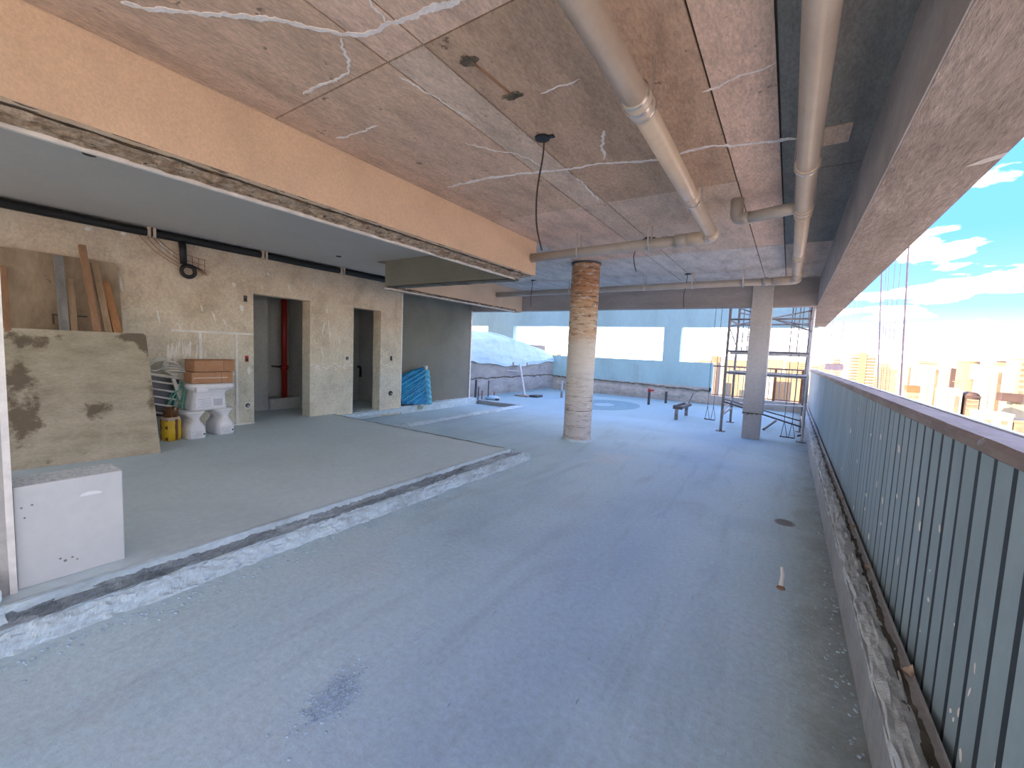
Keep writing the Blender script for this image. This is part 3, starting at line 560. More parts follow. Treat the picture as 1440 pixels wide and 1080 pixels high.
def pipes():
    r = .068; z = 2.975
    t = root('drain_pipe', 'cream drain pipe crossing the ceiling and turning left to the sandy beam', 'pipe')
    MB().tube([(-.79, -6, z), (-.80, 2.33, z)], r, 24).build('pipe', 'pvc', t, True)
    MB().tube([(-.80, 2.33, z), (-.835, 5.18, z-.01)], r*.96, 24).build('pipe', 'pvc', t, True)
    cp = MB().tube([(-.8, 2.28, z), (-.8, 2.30, z), (-.801, 2.42, z), (-.801, 2.44, z)], [r*1.02, r*1.14, r*1.14, r*1.02], 24).build('coupling', 'pvc', t, True)
    for y in (2.29, 2.43): MB().tube([(-.8, y-.006, z), (-.8, y+.006, z)], r*1.19, 24).build('coupling_ring', 'metal', cp, True)
    MB().tube([(-.815, 3.86, z), (-.815, 3.87, z), (-.817, 3.97, z), (-.817, 3.98, z)], [r, r*1.1, r*1.1, r], 24).build('coupling', 'pvc', t, True)
    MB().tube(bendpts((-.834, 5.05, z-.01), (-.838, 5.29, z-.01), (-1.1, 5.30, z-.012), .13), r*1.1, 20).build('elbow', 'pvc', t, True)
    MB().tube([(-1.05, 5.30, z-.012), (-3.27, 5.34, z-.04)], r*.92, 20).build('side_pipe', 'pvc_grey', t, True)
    MB().tube([(-1.1, 5.301, z-.012), (-1.25, 5.303, z-.014)], r*1.06, 20).build('socket', 'pvc_grey', t, True)
    for y in (2.36, 4.0): strap(t, (-.80-.01*(y-2), y, z), (0, 1, 0), r*1.18)
    strap(t, (-1.55, 5.31, z-.016), (1, 0, 0), r*1.02); strap(t, (-2.5, 5.325, z-.03), (1, 0, 0), r*1.02)

    z2 = 2.965; r2 = .066
    t = root('drain_pipe', 'cream drain pipe near the right edge beam turning along the far beam', 'pipe')
    MB().tube([(-.005, -6, z2), (-.005, 4.55, z2)], r2, 24).build('pipe', 'pvc', t, True)
    MB().tube([(-.005, 4.55, z2), (-.005, 8.45, z2)], r2*.95, 24).build('pipe', 'pvc', t, True)
    for y in (3.62, 4.6, 4.78, 6.55, 6.75, 7.9): MB().tube([(-.005, y-.03, z2), (-.005, y+.03, z2)], r2*1.12, 24).build('coupling', 'pvc', t, True)
    for y in (3.62, 4.62): strap(t, (-.005, y, z2), (0, 1, 0), r2*1.2)
    MB().tube(bendpts((-.005, 8.35, z2), (-.005, 8.6, z2), (-.35, 8.62, z2), .14), r2*1.1, 20).build('elbow', 'pvc', t, True)
    MB().tube([(-.3, 8.62, z2), (-6.22, 8.62, z2-.03)], r2*.92, 20).build('side_pipe', 'pvc_grey', t, True)
    MB().tube([(-.42, 8.62, z2), (-.5, 8.62, z2)], r2*1.08, 20).build('socket', 'pvc_grey', t, True)
    for x in (-.8, -1.65, -2.55, -4.2): strap(t, (x, 8.62, z2-.005), (1, 0, 0), r2*1.02)
    MB().tube([(-.005, 4.62, z2+.02), (-.50, 4.80, z2+.02)], .052, 18).build('branch_pipe', 'pvc_grey', t, True)
    MB().tube(bendpts((-.44, 4.78, z2+.02), (-.56, 4.82, z2+.02), (-.56, 4.82, ZC-.012), .08), .06, 18).build('branch_elbow', 'pvc_grey', t, True)
    MB().tube([(-.06, 4.64, z2-.035), (-.45, 4.785, z2-.03)], .006, 6).build('branch_tie', 'metal', t)

    def outlet(x, y, path, label, br=.055):
        t = root('ceiling_box', label, 'outlet box', loc=(0, 0, 0))
        MB().tube([(x, y, ZC-.03), (x, y, ZC-.008)], [br, br*1.05], 18).build('box', 'black', t)
        MB().obox((x+.06, y+.01, ZC-.02), (.03, .004, 0), (-.003, .02, 0), (0, 0, .004)).build('ear', 'black', t)
        pts = [Vector(p) for p in path]; out = []
        for i in range(len(pts)-1):
            for k in range(6):
                q = k/6; p0 = pts[max(i-1, 0)]; p1 = pts[i]; p2 = pts[i+1]; p3 = pts[min(i+2, len(pts)-1)]
                out.append(.5*((2*p1)+(p2-p0)*q+(2*p0-5*p1+4*p2-p3)*q*q+(3*p1-p0-3*p2+p3)*q**3))
        MB().tube(out+[pts[-1]], .0065, 6).build('wire', 'wire', t)
    outlet(-1.669, 2.821, [(-1.66, 2.83, ZC-.02), (-1.67, 2.84, 3.05), (-1.70, 2.83, 2.8), (-1.69, 2.83, 2.55), (-1.64, 2.84, 2.36)], 'black ceiling box with long hanging wire nearest the camera')
    outlet(-1.729, 5.862, [(-1.73, 5.86, ZC-.02), (-1.82, 5.85, 3.15), (-1.90, 5.83, 2.98), (-1.89, 5.83, 2.85), (-1.86, 5.84, 2.74)], 'black ceiling box with curved wire beside the cream side pipe', .045)
    outlet(-1.761, 8.659, [(-1.76, 8.66, ZC-.02), (-1.77, 8.66, 3.0), (-1.77, 8.5, 2.75), (-1.75, 8.45, 2.62), (-1.74, 8.45, 2.52)], 'dark ceiling box with straight wire hanging before the far beam', .05)
    outlet(-4.996, 8.3, [(-5.0, 8.3, ZC-.02), (-5.0, 8.3, 3.05), (-5.02, 8.3, 2.8), (-5.01, 8.3, 2.6)], 'dark ceiling box with thin wire left of the round column', .04)
    t = root('ceiling_hook', 'small dark bracket hanging from the ceiling beside the side pipe', 'bracket')
    MB().box(-1.53, -1.48, 5.915, 5.925, ZC-.12, ZC-.01).build('plate', 'rust', t)
    MB().box(-1.56, -1.45, 5.90, 5.94, ZC-.018, ZC-.010).build('flange', 'rust', t)
pipes()

# ------------------------------------------------------------------ black pipe on the door wall
def wall_pipe():
    t = root('black_wall_pipe', 'black insulated pipe along the top of the plaster wall', 'pipe')
    def wp(u): y = -6+12.85*u; return (-7.645+.004*nz(y, 1, 0, 2), y, 3.02+.006*nz(y, 3, 0, 1.5))
    MB().tube([wp(i/60) for i in range(61)], .056, 14).build('insulated_pipe', 'black', t, True)
    MB().tube([(-7.65, 2.60, 3.0), (-7.65, 2.61, 2.85), (-7.65, 2.615, 2.66)], [.05, .045, .042], 12).build('drop_leg', 'black', t, True)
    ring = [(-7.66, 2.676+.085*math.cos(a), 2.565+.085*math.sin(a)) for a in [i*2*math.pi/28 for i in range(29)]]
    MB().tube(ring, .028, 10, False).build('coil', 'black', t, True)
    MB().tube([(-7.66, 2.62, 2.66), (-7.66, 2.72, 2.655), (-7.665, 2.82, 2.625), (-7.67, 2.87, 2.60)], [.02, .016, .010, .004], 8).build('tail', 'black', t, True)
    for y in (2.23, 3.75, 5.25):
        mb = MB().box(-7.71, -7.575, y-.045, y-.012, 2.955, 3.085).box(-7.71, -7.575, y+.012, y+.045, 2.955, 3.085)
        mb.build('pipe_clip', 'gold', t)
    t = root('loose_mesh_wires', 'thin tan wires and mesh scrap hanging below the black pipe', 'wire')
    for k, (a, b, c) in enumerate([((2.12, 2.97), (2.25, 2.76), (2.57, 2.62)), ((2.20, 2.97), (2.30, 2.80), (2.57, 2.66)), ((2.27, 2.97), (2.36, 2.84), (2.57, 2.72)), ((2.33, 2.97), (2.42, 2.86), (2.57, 2.78))]):
        p = [(-7.69, (1-q)**2*a[0]+2*q*(1-q)*b[0]+q*q*c[0], (1-q)**2*a[1]+2*q*(1-q)*b[1]+q*q*c[1]) for q in [i/10 for i in range(11)]]
        MB().tube(p, .004, 5).build('wire', 'rust', t)
    for z in (2.80, 2.72, 2.65, 2.62): MB().tube([(-7.69, 2.66, z+.01), (-7.69, 2.92, z-.03)], .0035, 5).build('mesh_wire', 'rust', t)
    for y in (2.74, 2.82, 2.9): MB().tube([(-7.688, y, 2.79), (-7.688, y, 2.58)], .0035, 5).build('mesh_wire', 'rust', t)
    for i in range(4): MB().tube([(-7.69, 2.84+.02*i, 2.60), (-7.685, 2.86+.022*i, 2.55)], .004, 5).build('mesh_wire', 'rust', t)
    t = root('wall_conduit', 'pale conduit frame on the wall behind the cartons', 'conduit')
    MB().box(WX-.005, WX+.02, 2.457, 3.61, 1.655, 1.685).build('top_rail', 'alu', t)
    MB().box(WX-.005, WX+.018, 2.81, 2.845, 1.2, 1.66).build('upright', 'alu', t)
    MB().box(WX-.005, WX+.018, 3.325, 3.36, ZS, 1.66).build('upright', 'alu', t)
    MB().box(WX-.005, WX+.015, 3.05, 3.34, .985, 1.005).build('cross_rail', 'alu', t)
    MB().box(WX-.005, WX+.03, 3.2, 3.617, ZS-.01, ZS+.02).build('floor_rail', 'alu', t)
wall_pipe()

# ------------------------------------------------------------------ sheets and planks leaning on the wall
def sheet_mesh(w, h, th, rad=(0, 0, 0, 0)):
    """rounded sheet in local x (width) z (height); rad = bl, br, tr, tl"""
    P = []
    cs = [(rad[0], rad[0], math.pi, 0), (w-rad[1], rad[1], 1.5*math.pi, 1), (w-rad[2], h-rad[2], 0, 2), (rad[3], h-rad[3], .5*math.pi, 3)]
    for cx, cz, a0, i in cs:
        if rad[i] == 0: P.append((cx, cz)); continue
        for k in range(7): a = a0+k*math.pi/12; P.append((cx+rad[i]*math.cos(a), cz+rad[i]*math.sin(a)))
    return MB().loft([[(x, 0, z) for x, z in P], [(x, th, z) for x, z in P]])
def lean(o, bl, br, tl):
    """place a local (x, thickness, z) sheet: bottom-left, bottom-right, top-left points"""
    bl, br, tl = map(Vector, (bl, br, tl)); x = (br-bl).normalized(); z = (tl-bl); z = (z-x*z.dot(x)).normalized(); y = z.cross(x)
    m = Matrix((x, y, z)).transposed().to_4x4(); m.translation = bl; o.matrix_world = m
def leaning():
    t = root('plywood_sheet', 'tall brown plywood sheet with rounded corners against the wall', 'plywood')
    sheet_mesh(1.2, 2.42, .02, (.1, .1, .1, .1)).build('sheet', 'ply_back', t)
    MB().box(.55, .86, -.006, 0, 1.66, 1.68).box(.55, .57, -.006, 0, 1.55, 1.68).build('scrap_mark', 'ply_stain', t)
    lean(t, (-7.36, .68, ZS), (-7.36, 1.88, ZS), (-7.665, .68, 2.50))
    t = root('plywood_sheet', 'stained grey plywood sheet leaning in front of the planks', 'plywood')
    sheet_mesh(1.24, 1.66, .022, (0, 0, .05, .02)).build('sheet', 'ply_mould', t)
    lean(t, (-6.62, .70, ZS), (-6.46, 1.93, ZS), (-7.36, .835, 1.57))
    def plank(y0, x0, y1, z1, w, th, mat, label):
        """bottom at y0, top at y1 height z1"""
        t = root('plank', label, 'plank', 'planks behind the stained plywood')
        c0 = Vector((x0, y0, ZS)); c1 = Vector((-7.585+.0*z1, y1, z1)); d = c1-c0; s = Vector((0, 1, 0)); s = (s-d*s.dot(d)/d.length_squared).normalized(); n = d.cross(s).normalized()
        MB().obox((c0+c1)/2, d*.5, s*w*.5, n*th*.5).build('board', mat, t, bevel=.003)
        MB().obox(c1+d.normalized()*.0015, d.normalized()*.002, s*(w*.5-.004), n*(th*.5-.003)).build('end_grain', 'plank_tan', t)
    plank(1.27, -6.98, 1.31, 2.51, .085, .03, 'plank_grey', 'weathered grey plank, leftmost of the leaning planks')
    plank(1.34, -6.90, 1.40, 2.24, .065, .035, 'plank_tan', 'short tan plank beside the weathered grey plank')
    plank(1.66, -6.98, 1.52, 2.68, .07, .045, 'plank_brown', 'tallest reddish brown plank leaning behind the plywood')
    plank(1.78, -6.94, 1.63, 2.48, .07, .03, 'plank_tan', 'tan plank right of the tallest plank, fading grey below')
    plank(1.92, -6.88, 1.72, 2.26, .085, .045, 'plank_orange', 'bright orange plank, rightmost of the leaning planks')
    plank(.82, -6.95, .87, 2.3, .05, .03, 'plank_brown', 'dark brown batten at the left picture edge')
leaning()

# ------------------------------------------------------------------ stored sanitary ware and odds and ends
def toilet(label, x, y, z, rz, name='toilet_bowl'):
    t = root(name, label, 'toilet', 'stored toilets', loc=(x, y, z)); t.rotation_euler = (0, 0, rz)
    # local: flat back at -y... bowl reaches towards +y; x is width
    prof = [(0, .125, .20, .0), (.02, .128, .205, .0), (.16, .122, .20, .0), (.21, .10, .19, .0), (.25, .072, .18, .01), (.28, .066, .185, .02), (.31, .085, .20, .035), (.345, .125, .225, .05), (.365, .14, .24, .06)]
    MB().loft([sring(0, cy, h, a, b, 28, 4.5 if h < .2 else 3.2) for h, a, b, cy in prof]).build('pedestal', 'ceramic', t, True)
    MB().loft([sring(0, .06, h, a, b, 32, 2.8) for h, a, b in ((.355, .145, .245), (.362, .155, .255), (.385, .155, .255), (.392, .148, .25))]).build('rim', 'ceramic', t, True)
    lb = MB().box(-.095, .095, -.2025, -.199, .025, .125).build('label_sheet', 'paper', t)
    for i in range(4): MB().box(-.08, .05, -.2045, -.202, .04+.02*i, .046+.02*i).build('print_line', 'print', lb)
    MB().tube([(.075, -.202, .06), (.075, -.208, .06)], .012, 10).build('print_dot', 'black', lb)
    return t
def store():
    # the back of each bowl faces the room (+x)
    toilet('white toilet bowl on the floor next to the yellow jug', -7.19, 2.50, ZS, R(90)+.12)
    toilet('white toilet bowl on the floor, right of the other one', -7.27, 2.91, ZS, R(90)+.10)
    # third one lies across the other two, turned sideways
    t = root('toilet_bowl', 'white toilet bowl lying across the two lower ones under the cartons', 'toilet', 'stored toilets', loc=(-7.22, 2.72, ZS+.394))
    prof = [(0, .15, .235, -.01), (.02, .155, .24, -.01), (.12, .15, .228, -.008), (.22, .145, .215, .0), (.27, .15, .225, .02), (.30, .17, .26, .04)]
    MB().loft([sring(0, cy, h, a, b, 28, 5) for h, a, b, cy in prof]).build('pedestal', 'ceramic', t, True)
    MB().loft([sring(0, .05, h, a, b, 32, 2.6) for h, a, b in ((.295, .185, .285), (.31, .20, .305), (.365, .20, .31), (.385, .185, .29), (.39, .15, .25))]).build('rim', 'ceramic', t, True)
    lb = MB().box(.145, .156, -.20, .18, .03, .20).build('label_sheet', 'paper', t)
    for i in range(5): MB().box(.1555, .1575, -.16+.02*(i % 2), .0, .05+.028*i, .057+.028*i).build('print_line', 'print', lb)
    MB().box(.150, .1585, .03, .15, .06, .16).build('print_block', 'print', lb)
    MB().box(.10, .205, -.20, -.05, .27, .345).build('wrapped_corner', 'paper', t, bevel=.01)
    # cartons
    zt = ZS+.394+.39
    for k, (lab, dz, dy) in enumerate((('brown cardboard carton, lower of the two on the toilets', 0, -.012), ('brown cardboard carton with open flap, upper of the two', .172, .01))):
        t = root('cardboard_box', lab, 'box', 'cartons on the stored toilets', loc=(-7.24, 2.76+dy, zt+dz+.002)); t.rotation_euler = (0, 0, R(-3+4*k))
        cb = MB().box(-.17, .17, -.25, .27, 0, .165).build('carton', 'carton', t, bevel=.006)
        MB().box(.168, .173, -.23, .20, .075, .088).build('tape', 'carton_tape' if k == 0 else 'carton', cb)
        MB().box(.169, .1735, .12, .124, 0, .16).build('seam', 'brown_film', cb)
        if k: MB().obox((0, .0, .17), (.18, 0, .004), (0, .285, 0), (0, 0, .004)).build('flap', 'carton', t)
    # yellow jug
    t = root('yellow_jug', 'yellow plastic jug with brown wrapped top beside the toilets', 'container', loc=(-7.16, 2.26, ZS))
    MB().loft([sring(0, 0, h, a, b, 28, 3) for h, a, b in ((0, .085, .085), (.02, .10, .10), (.12, .108, .11), (.19, .10, .102), (.26, .108, .108), (.30, .098, .098), (.33, .07, .07))]).build('body', 'yellow', t, True)
    for a in (-1.9, -.75, .3, 1.6):
        MB().obox((.100*math.cos(a), .102*math.sin(a), .16), (-.016*math.sin(a), .016*math.cos(a), 0), (.014*math.cos(a), .014*math.sin(a), 0), (0, 0, .145)).build('brown_stripe', 'brown_film', t, bevel=.004)
    MB().loft([sring(0, 0, h, a, a, 28, 2.6) for h, a in ((.285, .102), (.29, .109), (.325, .10), (.33, .09))]).build('tape_band', 'gold', t, True)
    MB().loft([[(r*math.cos(q)*(1+.35*fbm(math.cos(q)*2, math.sin(q)*2, h*9, 1.2)), r*math.sin(q)*(1+.35*fbm(math.cos(q)*2, math.sin(q)*2, h*9, 1.2)), h) for q in [2*math.pi*k/18 for k in range(18)]] for h, r in ((.325, .085), (.36, .095), (.40, .07), (.44, .085), (.47, .05))]).build('wrapped_top', 'brown_film', t)
    MB().obox((.06, .03, .44), (.018, .0, .02), (0, .012, .01), (.004, 0, -.004)).build('foil_glint', 'gold', t)  # glint on the wrap shaped as a small pale piece
    # slatted rack
    t = root('slatted_rack', 'pale slatted metal rack leaning between plywood and toilets', 'rack')
    P0, P1 = Vector((-7.30, 1.75, .60)), Vector((-7.42, 1.75, 1.05))
    for k, (z, ye) in enumerate(((1.02, 2.52), (.93, 2.47), (.83, 2.42), (.73, 2.39), (.63, 2.36), (.52, 2.33))):
        x = -7.45+.25*(1.02-z); MB().tube([(x, 1.80, z+.09), (x, ye, z-.06)], .014 if k else .02, 8).build('slat', 'rack', t)
    MB().loft([[(-7.50+d, 1.8, 1.08), (-7.50+d, 2.48, .95), (-7.42+d, 2.36, .42), (-7.42+d, 1.8, .50)] for d in (0, .01)]).build('dark_backing', 'dark_metal', t)  # dark panel behind the slats for contrast
    MB().obox((-7.40, 2.44, .72), (.02, 0, 0), (0, .022, 0), (.06, -.085, .26)).build('side_rail', 'rack', t, bevel=.006)
    MB().obox((-7.40, 1.83, .80), (.02, 0, 0), (0, .022, 0), (.06, -.06, .26)).build('side_rail', 'rack', t, bevel=.006)
    MB().tube([(-7.34, 2.30, .55), (-7.26, 2.28, ZS)], .014, 8).build('leg', 'rack', t); MB().tube([(-7.34, 1.8, .62), (-7.26, 1.8, ZS)], .014, 8).build('leg', 'rack', t)
    t = root('cable_coil', 'pale cable coiled on top of the slatted rack', 'cable')
    for k, (cy, cz, ry, rz_, tl) in enumerate(((2.22, 1.17, .115, .085, .3), (2.21, 1.16, .10, .07, .5), (2.40, 1.10, .14, .05, -.35), (2.42, 1.07, .15, .045, -.3), (2.36, 1.15, .10, .06, -.6), (2.46, 1.04, .16, .04, -.25))):
        p = []
        for i in range(27):
            a = i*2*math.pi/26; u, v = ry*math.cos(a), rz_*math.sin(a); p.append((-7.46+.012*k+.05*math.sin(a), cy+u*math.cos(tl)-v*math.sin(tl), cz+u*math.sin(tl)+v*math.cos(tl)))
        MB().tube(p, .0105, 7, False).build('loop', 'cable', t, True)
    t = root('green_hose', 'green hose loops beside the lying toilet bowl', 'hose')
    for k, (y0, z0, y1, z1, h) in enumerate(((2.30, .55, 2.50, .90, .10), (2.36, .52, 2.47, .92, -.02), (2.42, .52, 2.56, .88, .05), (2.30, .60, 2.58, .80, .12), (2.46, .5, 2.52, .93, .03))):
        MB().tube([(-7.43+.02*k, y0+(y1-y0)*q, z0+(z1-z0)*q+h*math.sin(math.pi*q)) for q in [i/12 for i in range(13)]], .013, 7).build('loop', 'green', t, True)
    MB().tube([(-7.42, 2.3, .54), (-7.40, 2.34, .3), (-7.38, 2.30, ZS+.01)], .013, 7).build('loop', 'green', t, True)
    tag(MB().tube([(-7.12, 2.13, ZS+.01), (-7.22, 2.00, .42)], .010, 8).build('thin_stick', 'plank_tan'), 'thin pale stick beside the yellow jug', 'stick')
    # white foam panel block in the left foreground
    t = root('foam_block', 'thick white panel block standing on the raised slab at the left', 'block')
    MB().box(-3.76, -3.515, .392, .85, ZS, .722).build('panel', 'foam', t, bevel=.008)
    MB().grid(lambda u, v: (-3.755+.235*v, .396+.45*u, .7235+.004*fbm(u*16, v*9, 0, 1)), 80, 40).build('granular_edge', 'foam_top', t)
    MB().loft([[(-3.512-k*.004, .70+.05*math.cos(a), .602+max(0, .022*math.sin(a))) for a in [i*2*math.pi/16 for i in range(16)]] for k in (0, 1)]).build('torn_chip', 'paper', t)
    for y, z, r in ((.42, .60, .005), (.46, .607, .006), (.43, .54, .005), (.58, .23, .008), (.61, .24, .006), (.56, .25, .006), (.63, .22, .005)):
        MB().tube([(-3.513, y, z), (-3.517, y, z)], r, 8).build('mark', 'plank_grey', t)
    # blue sheets
    t = root('blue_sheet_bundle', 'bright blue corrugated sheet bundle leaning on the grey wall', 'sheet')
    Y0, Y1 = 6.93, 7.76
    def top(y): return .79+.27*((y-Y0)/(Y1-Y0))**.8
    def bot(y): return .19-.09*(y-Y0)/(Y1-Y0)
    def bl(u, v):
        y = Y0+(Y1-Y0)*u; z = bot(y)+(top(y)-bot(y))*v; k = .018*math.sin((z*1.0-(y-Y0)*.42)*62)
        return (-7.66-.12*v+k, y, z)
    mb = MB(); mb.grid(bl, 60, 90)
    mb.build('corrugated_sheet', 'blue', t, True)
    mb = MB(); mb.grid(lambda u, v: (bl(u, v)[0]-.05, bl(u, v)[1]+.01, bl(u, v)[2]+.015), 40, 90); mb.build('corrugated_sheet', 'blue', t, True)
    for k in range(7):
        zz = .14+.125*k
        p = [(bl((y-Y0)/(Y1-Y0), 0)[0]-.12*((zz+(y-Y0)*.42-bot(y))/(top(y)-bot(y)))+.021, y, zz+(y-Y0)*.42) for y in [Y0+(Y1-Y0)*i/20 for i in range(21)] if bot(y) < zz+(y-Y0)*.42 < top(y)]
        if len(p) > 2: MB().tube(p, .013, 6).build('pale_rib', 'blue_rib', t, True)
    MB().grid(lambda u, v: (-7.64-.12*v+.03*math.sin(u*3.1)+.01*math.sin(v*40), Y1+.0+.17*u, .10+.93*v*(1-.10*u)), 10, 60).build('rolled_edge', 'blue_rib', t, True)
    MB().tube([(-7.74, Y1+.02, 1.0), (-7.76, Y1+.05, 1.08)], [.03, .035], 10).build('roll_end', 'cable', t)
    t = root('pipe_end', 'round cut pipe end in the mortar foot below the blue sheets', 'pipe')
    MB().tube([(-7.75, 7.55, .05), (-7.64, 7.55, .05)], .065, 16).build('sleeve', 'gold', t); MB().tube([(-7.66, 7.55, .05), (-7.635, 7.55, .05)], .045, 16).build('bore', 'green', t)
store()

# ------------------------------------------------------------------ railing and kerb on the right
def railing():
    t = root('terrace_curb', 'rough concrete kerb under the grey slat railing', 'kerb', kind='structure')
    MB().box(.405, .565, -6, 15.9, -.3, .262).build('kerb_body', 'curb', t)
    def topf(u, v):
        y = -3+18.8*u; return (.403+.105*v+.012*fbm(y, v, 4, 5)*(v < .9), y, .268+.016*fbm(y, v*3, 0, 6)-.02*(v == 0)+.012*math.sin(math.pi*v))
    MB().grid(topf, 700, 8).build('kerb_top', 'curb_top', t)
    MB().grid(lambda u, v: (.495+.07*v, -3+18.8*u, .266+.02*abs(fbm(u*90, v*3, 2, 1))*(1-v)-.012*v), 500, 5).build('mossy_edge', 'curb_moss', t)
    MB().box(.552, .557, -3, 15.8, .255, .282).build('edge_angle', 'steel_pale', t)
    for i, y in enumerate((2.42, 3.55, 4.35, 5.2, 6.4)):
        MB().loft([[(x, y+dy, z) for x, dy, z in ((.52, .02, .27), (.556, .06, .27), (.556, -.04, .27), (.55, 0, .315 if i == 0 else .29))], [(x+.001, y+dy, z) for x, dy, z in ((.52, .02, .268), (.556, .06, .268), (.556, -.04, .268), (.551, 0, .315 if i == 0 else .29))]]).build('mortar_lump', 'beam_rough', t)
    t = root('slat_railing', 'long grey-blue railing of vertical slats with worn cap on the right', 'railing')
    # louvre blade, one mesh shared by every slat; origin at the blade's middle
    me = None; js = None; y = -.5; n = 0
    while y < 15.7:
        if me is None:
            mb = MB(); ang = R(14); d = Vector((-math.sin(ang), math.cos(ang), 0))*.0505; w = Vector((math.cos(ang), math.sin(ang), 0))*.007
            mb.obox((0, 0, 0), d, w, (0, 0, .60)); o = mb.build('slat', 'rail_paint', t, bevel=.004); me = o.data; o.location = (.592, y, .745)
        else:
            o = bpy.data.objects.new('slat', me); COL.objects.link(o); o.parent = t; o.location = (.592+random.uniform(-.0015, .0015), y, .745)
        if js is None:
            o = MB().box(-.011, .011, -.0215, .0215, -.585, .585).build('gap_shade_strip', 'gap_shade', t); js = o.data  # dark strip stands in for the shade in each slat gap
        else: o = bpy.data.objects.new('gap_shade_strip', js); COL.objects.link(o); o.parent = t
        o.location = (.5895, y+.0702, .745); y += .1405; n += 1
    def cap(u, v):
        y = -3+18.8*u; a = v*2*math.pi; prof = [(.525, 1.342), (.525, 1.372), (.535, 1.386), (.63, 1.392), (.655, 1.38), (.655, 1.342)]
        i = min(int(v*6), 5); k = v*6-i; p, q = prof[i], prof[(i+1) % 6]
        return (p[0]*(1-k)+q[0]*k, y, p[1]*(1-k)+q[1]*k+.003*fbm(y, v*4, 0, 3))
    MB().grid(cap, 200, 6).build('cap_rail', 'rail_cap', t)
    MB().box(.635, .66, -3, 15.8, 1.385, 1.397).build('cap_edge', 'steel_pale', t)
    MB().box(.600, .64, -3, 15.8, .17, .205).build('bottom_rail', 'rail_paint', t); MB().box(.612, .64, -3, 15.8, 1.25, 1.34).build('top_rail', 'rail_paint', t)
    for y in (-1.9, 1.0, 3.9, 6.8, 9.7, 12.6, 15.5): MB().box(.61, .66, y-.03, y+.03, .0, 1.345).build('post', 'rail_paint', t)
    MB().box(.642, .648, -3, 15.8, .19, 1.34).build('light_stop_panel', 'dark_metal', t)  # unseen sheet added to stop light leaking through the slat gaps
    # paint splashes standing on single slats
    rnd = random.Random(3); sp = MB()
    for i in range(70):
        yy = 1.0+5*rnd.random()**1.4; k = round((yy+.5)/.1405); ys = -.5+k*.1405; z = rnd.uniform(.3, 1.2) if i % 3 else rnd.uniform(.32, .62)
        q = rnd.uniform(-.045, .045); ang = R(14); c = Vector((.592-math.sin(ang)*q-math.cos(ang)*.0078, ys+math.cos(ang)*q-math.sin(ang)*.0078, z)); d = Vector((-math.sin(ang), math.cos(ang), 0))
        a, b = rnd.uniform(.003, .010), rnd.uniform(.004, .03); tilt = rnd.uniform(-.6, .6); nn = Vector((-math.cos(ang), -math.sin(ang), 0))
        ring = [c+d*(a*math.cos(x)+b*math.sin(x)*tilt*.4)*(1+.4*fbm(math.cos(x), math.sin(x), i, 2))+Vector((0, 0, b*math.sin(x))) for x in [j*2*math.pi/9 for j in range(9)]]
        sp.loft([[p-nn*.002 for p in ring], [p+nn*.0006 for p in ring]])
    o = sp.build('paint_splash', 'splash', t); o['kind'] = 'stuff'
railing()

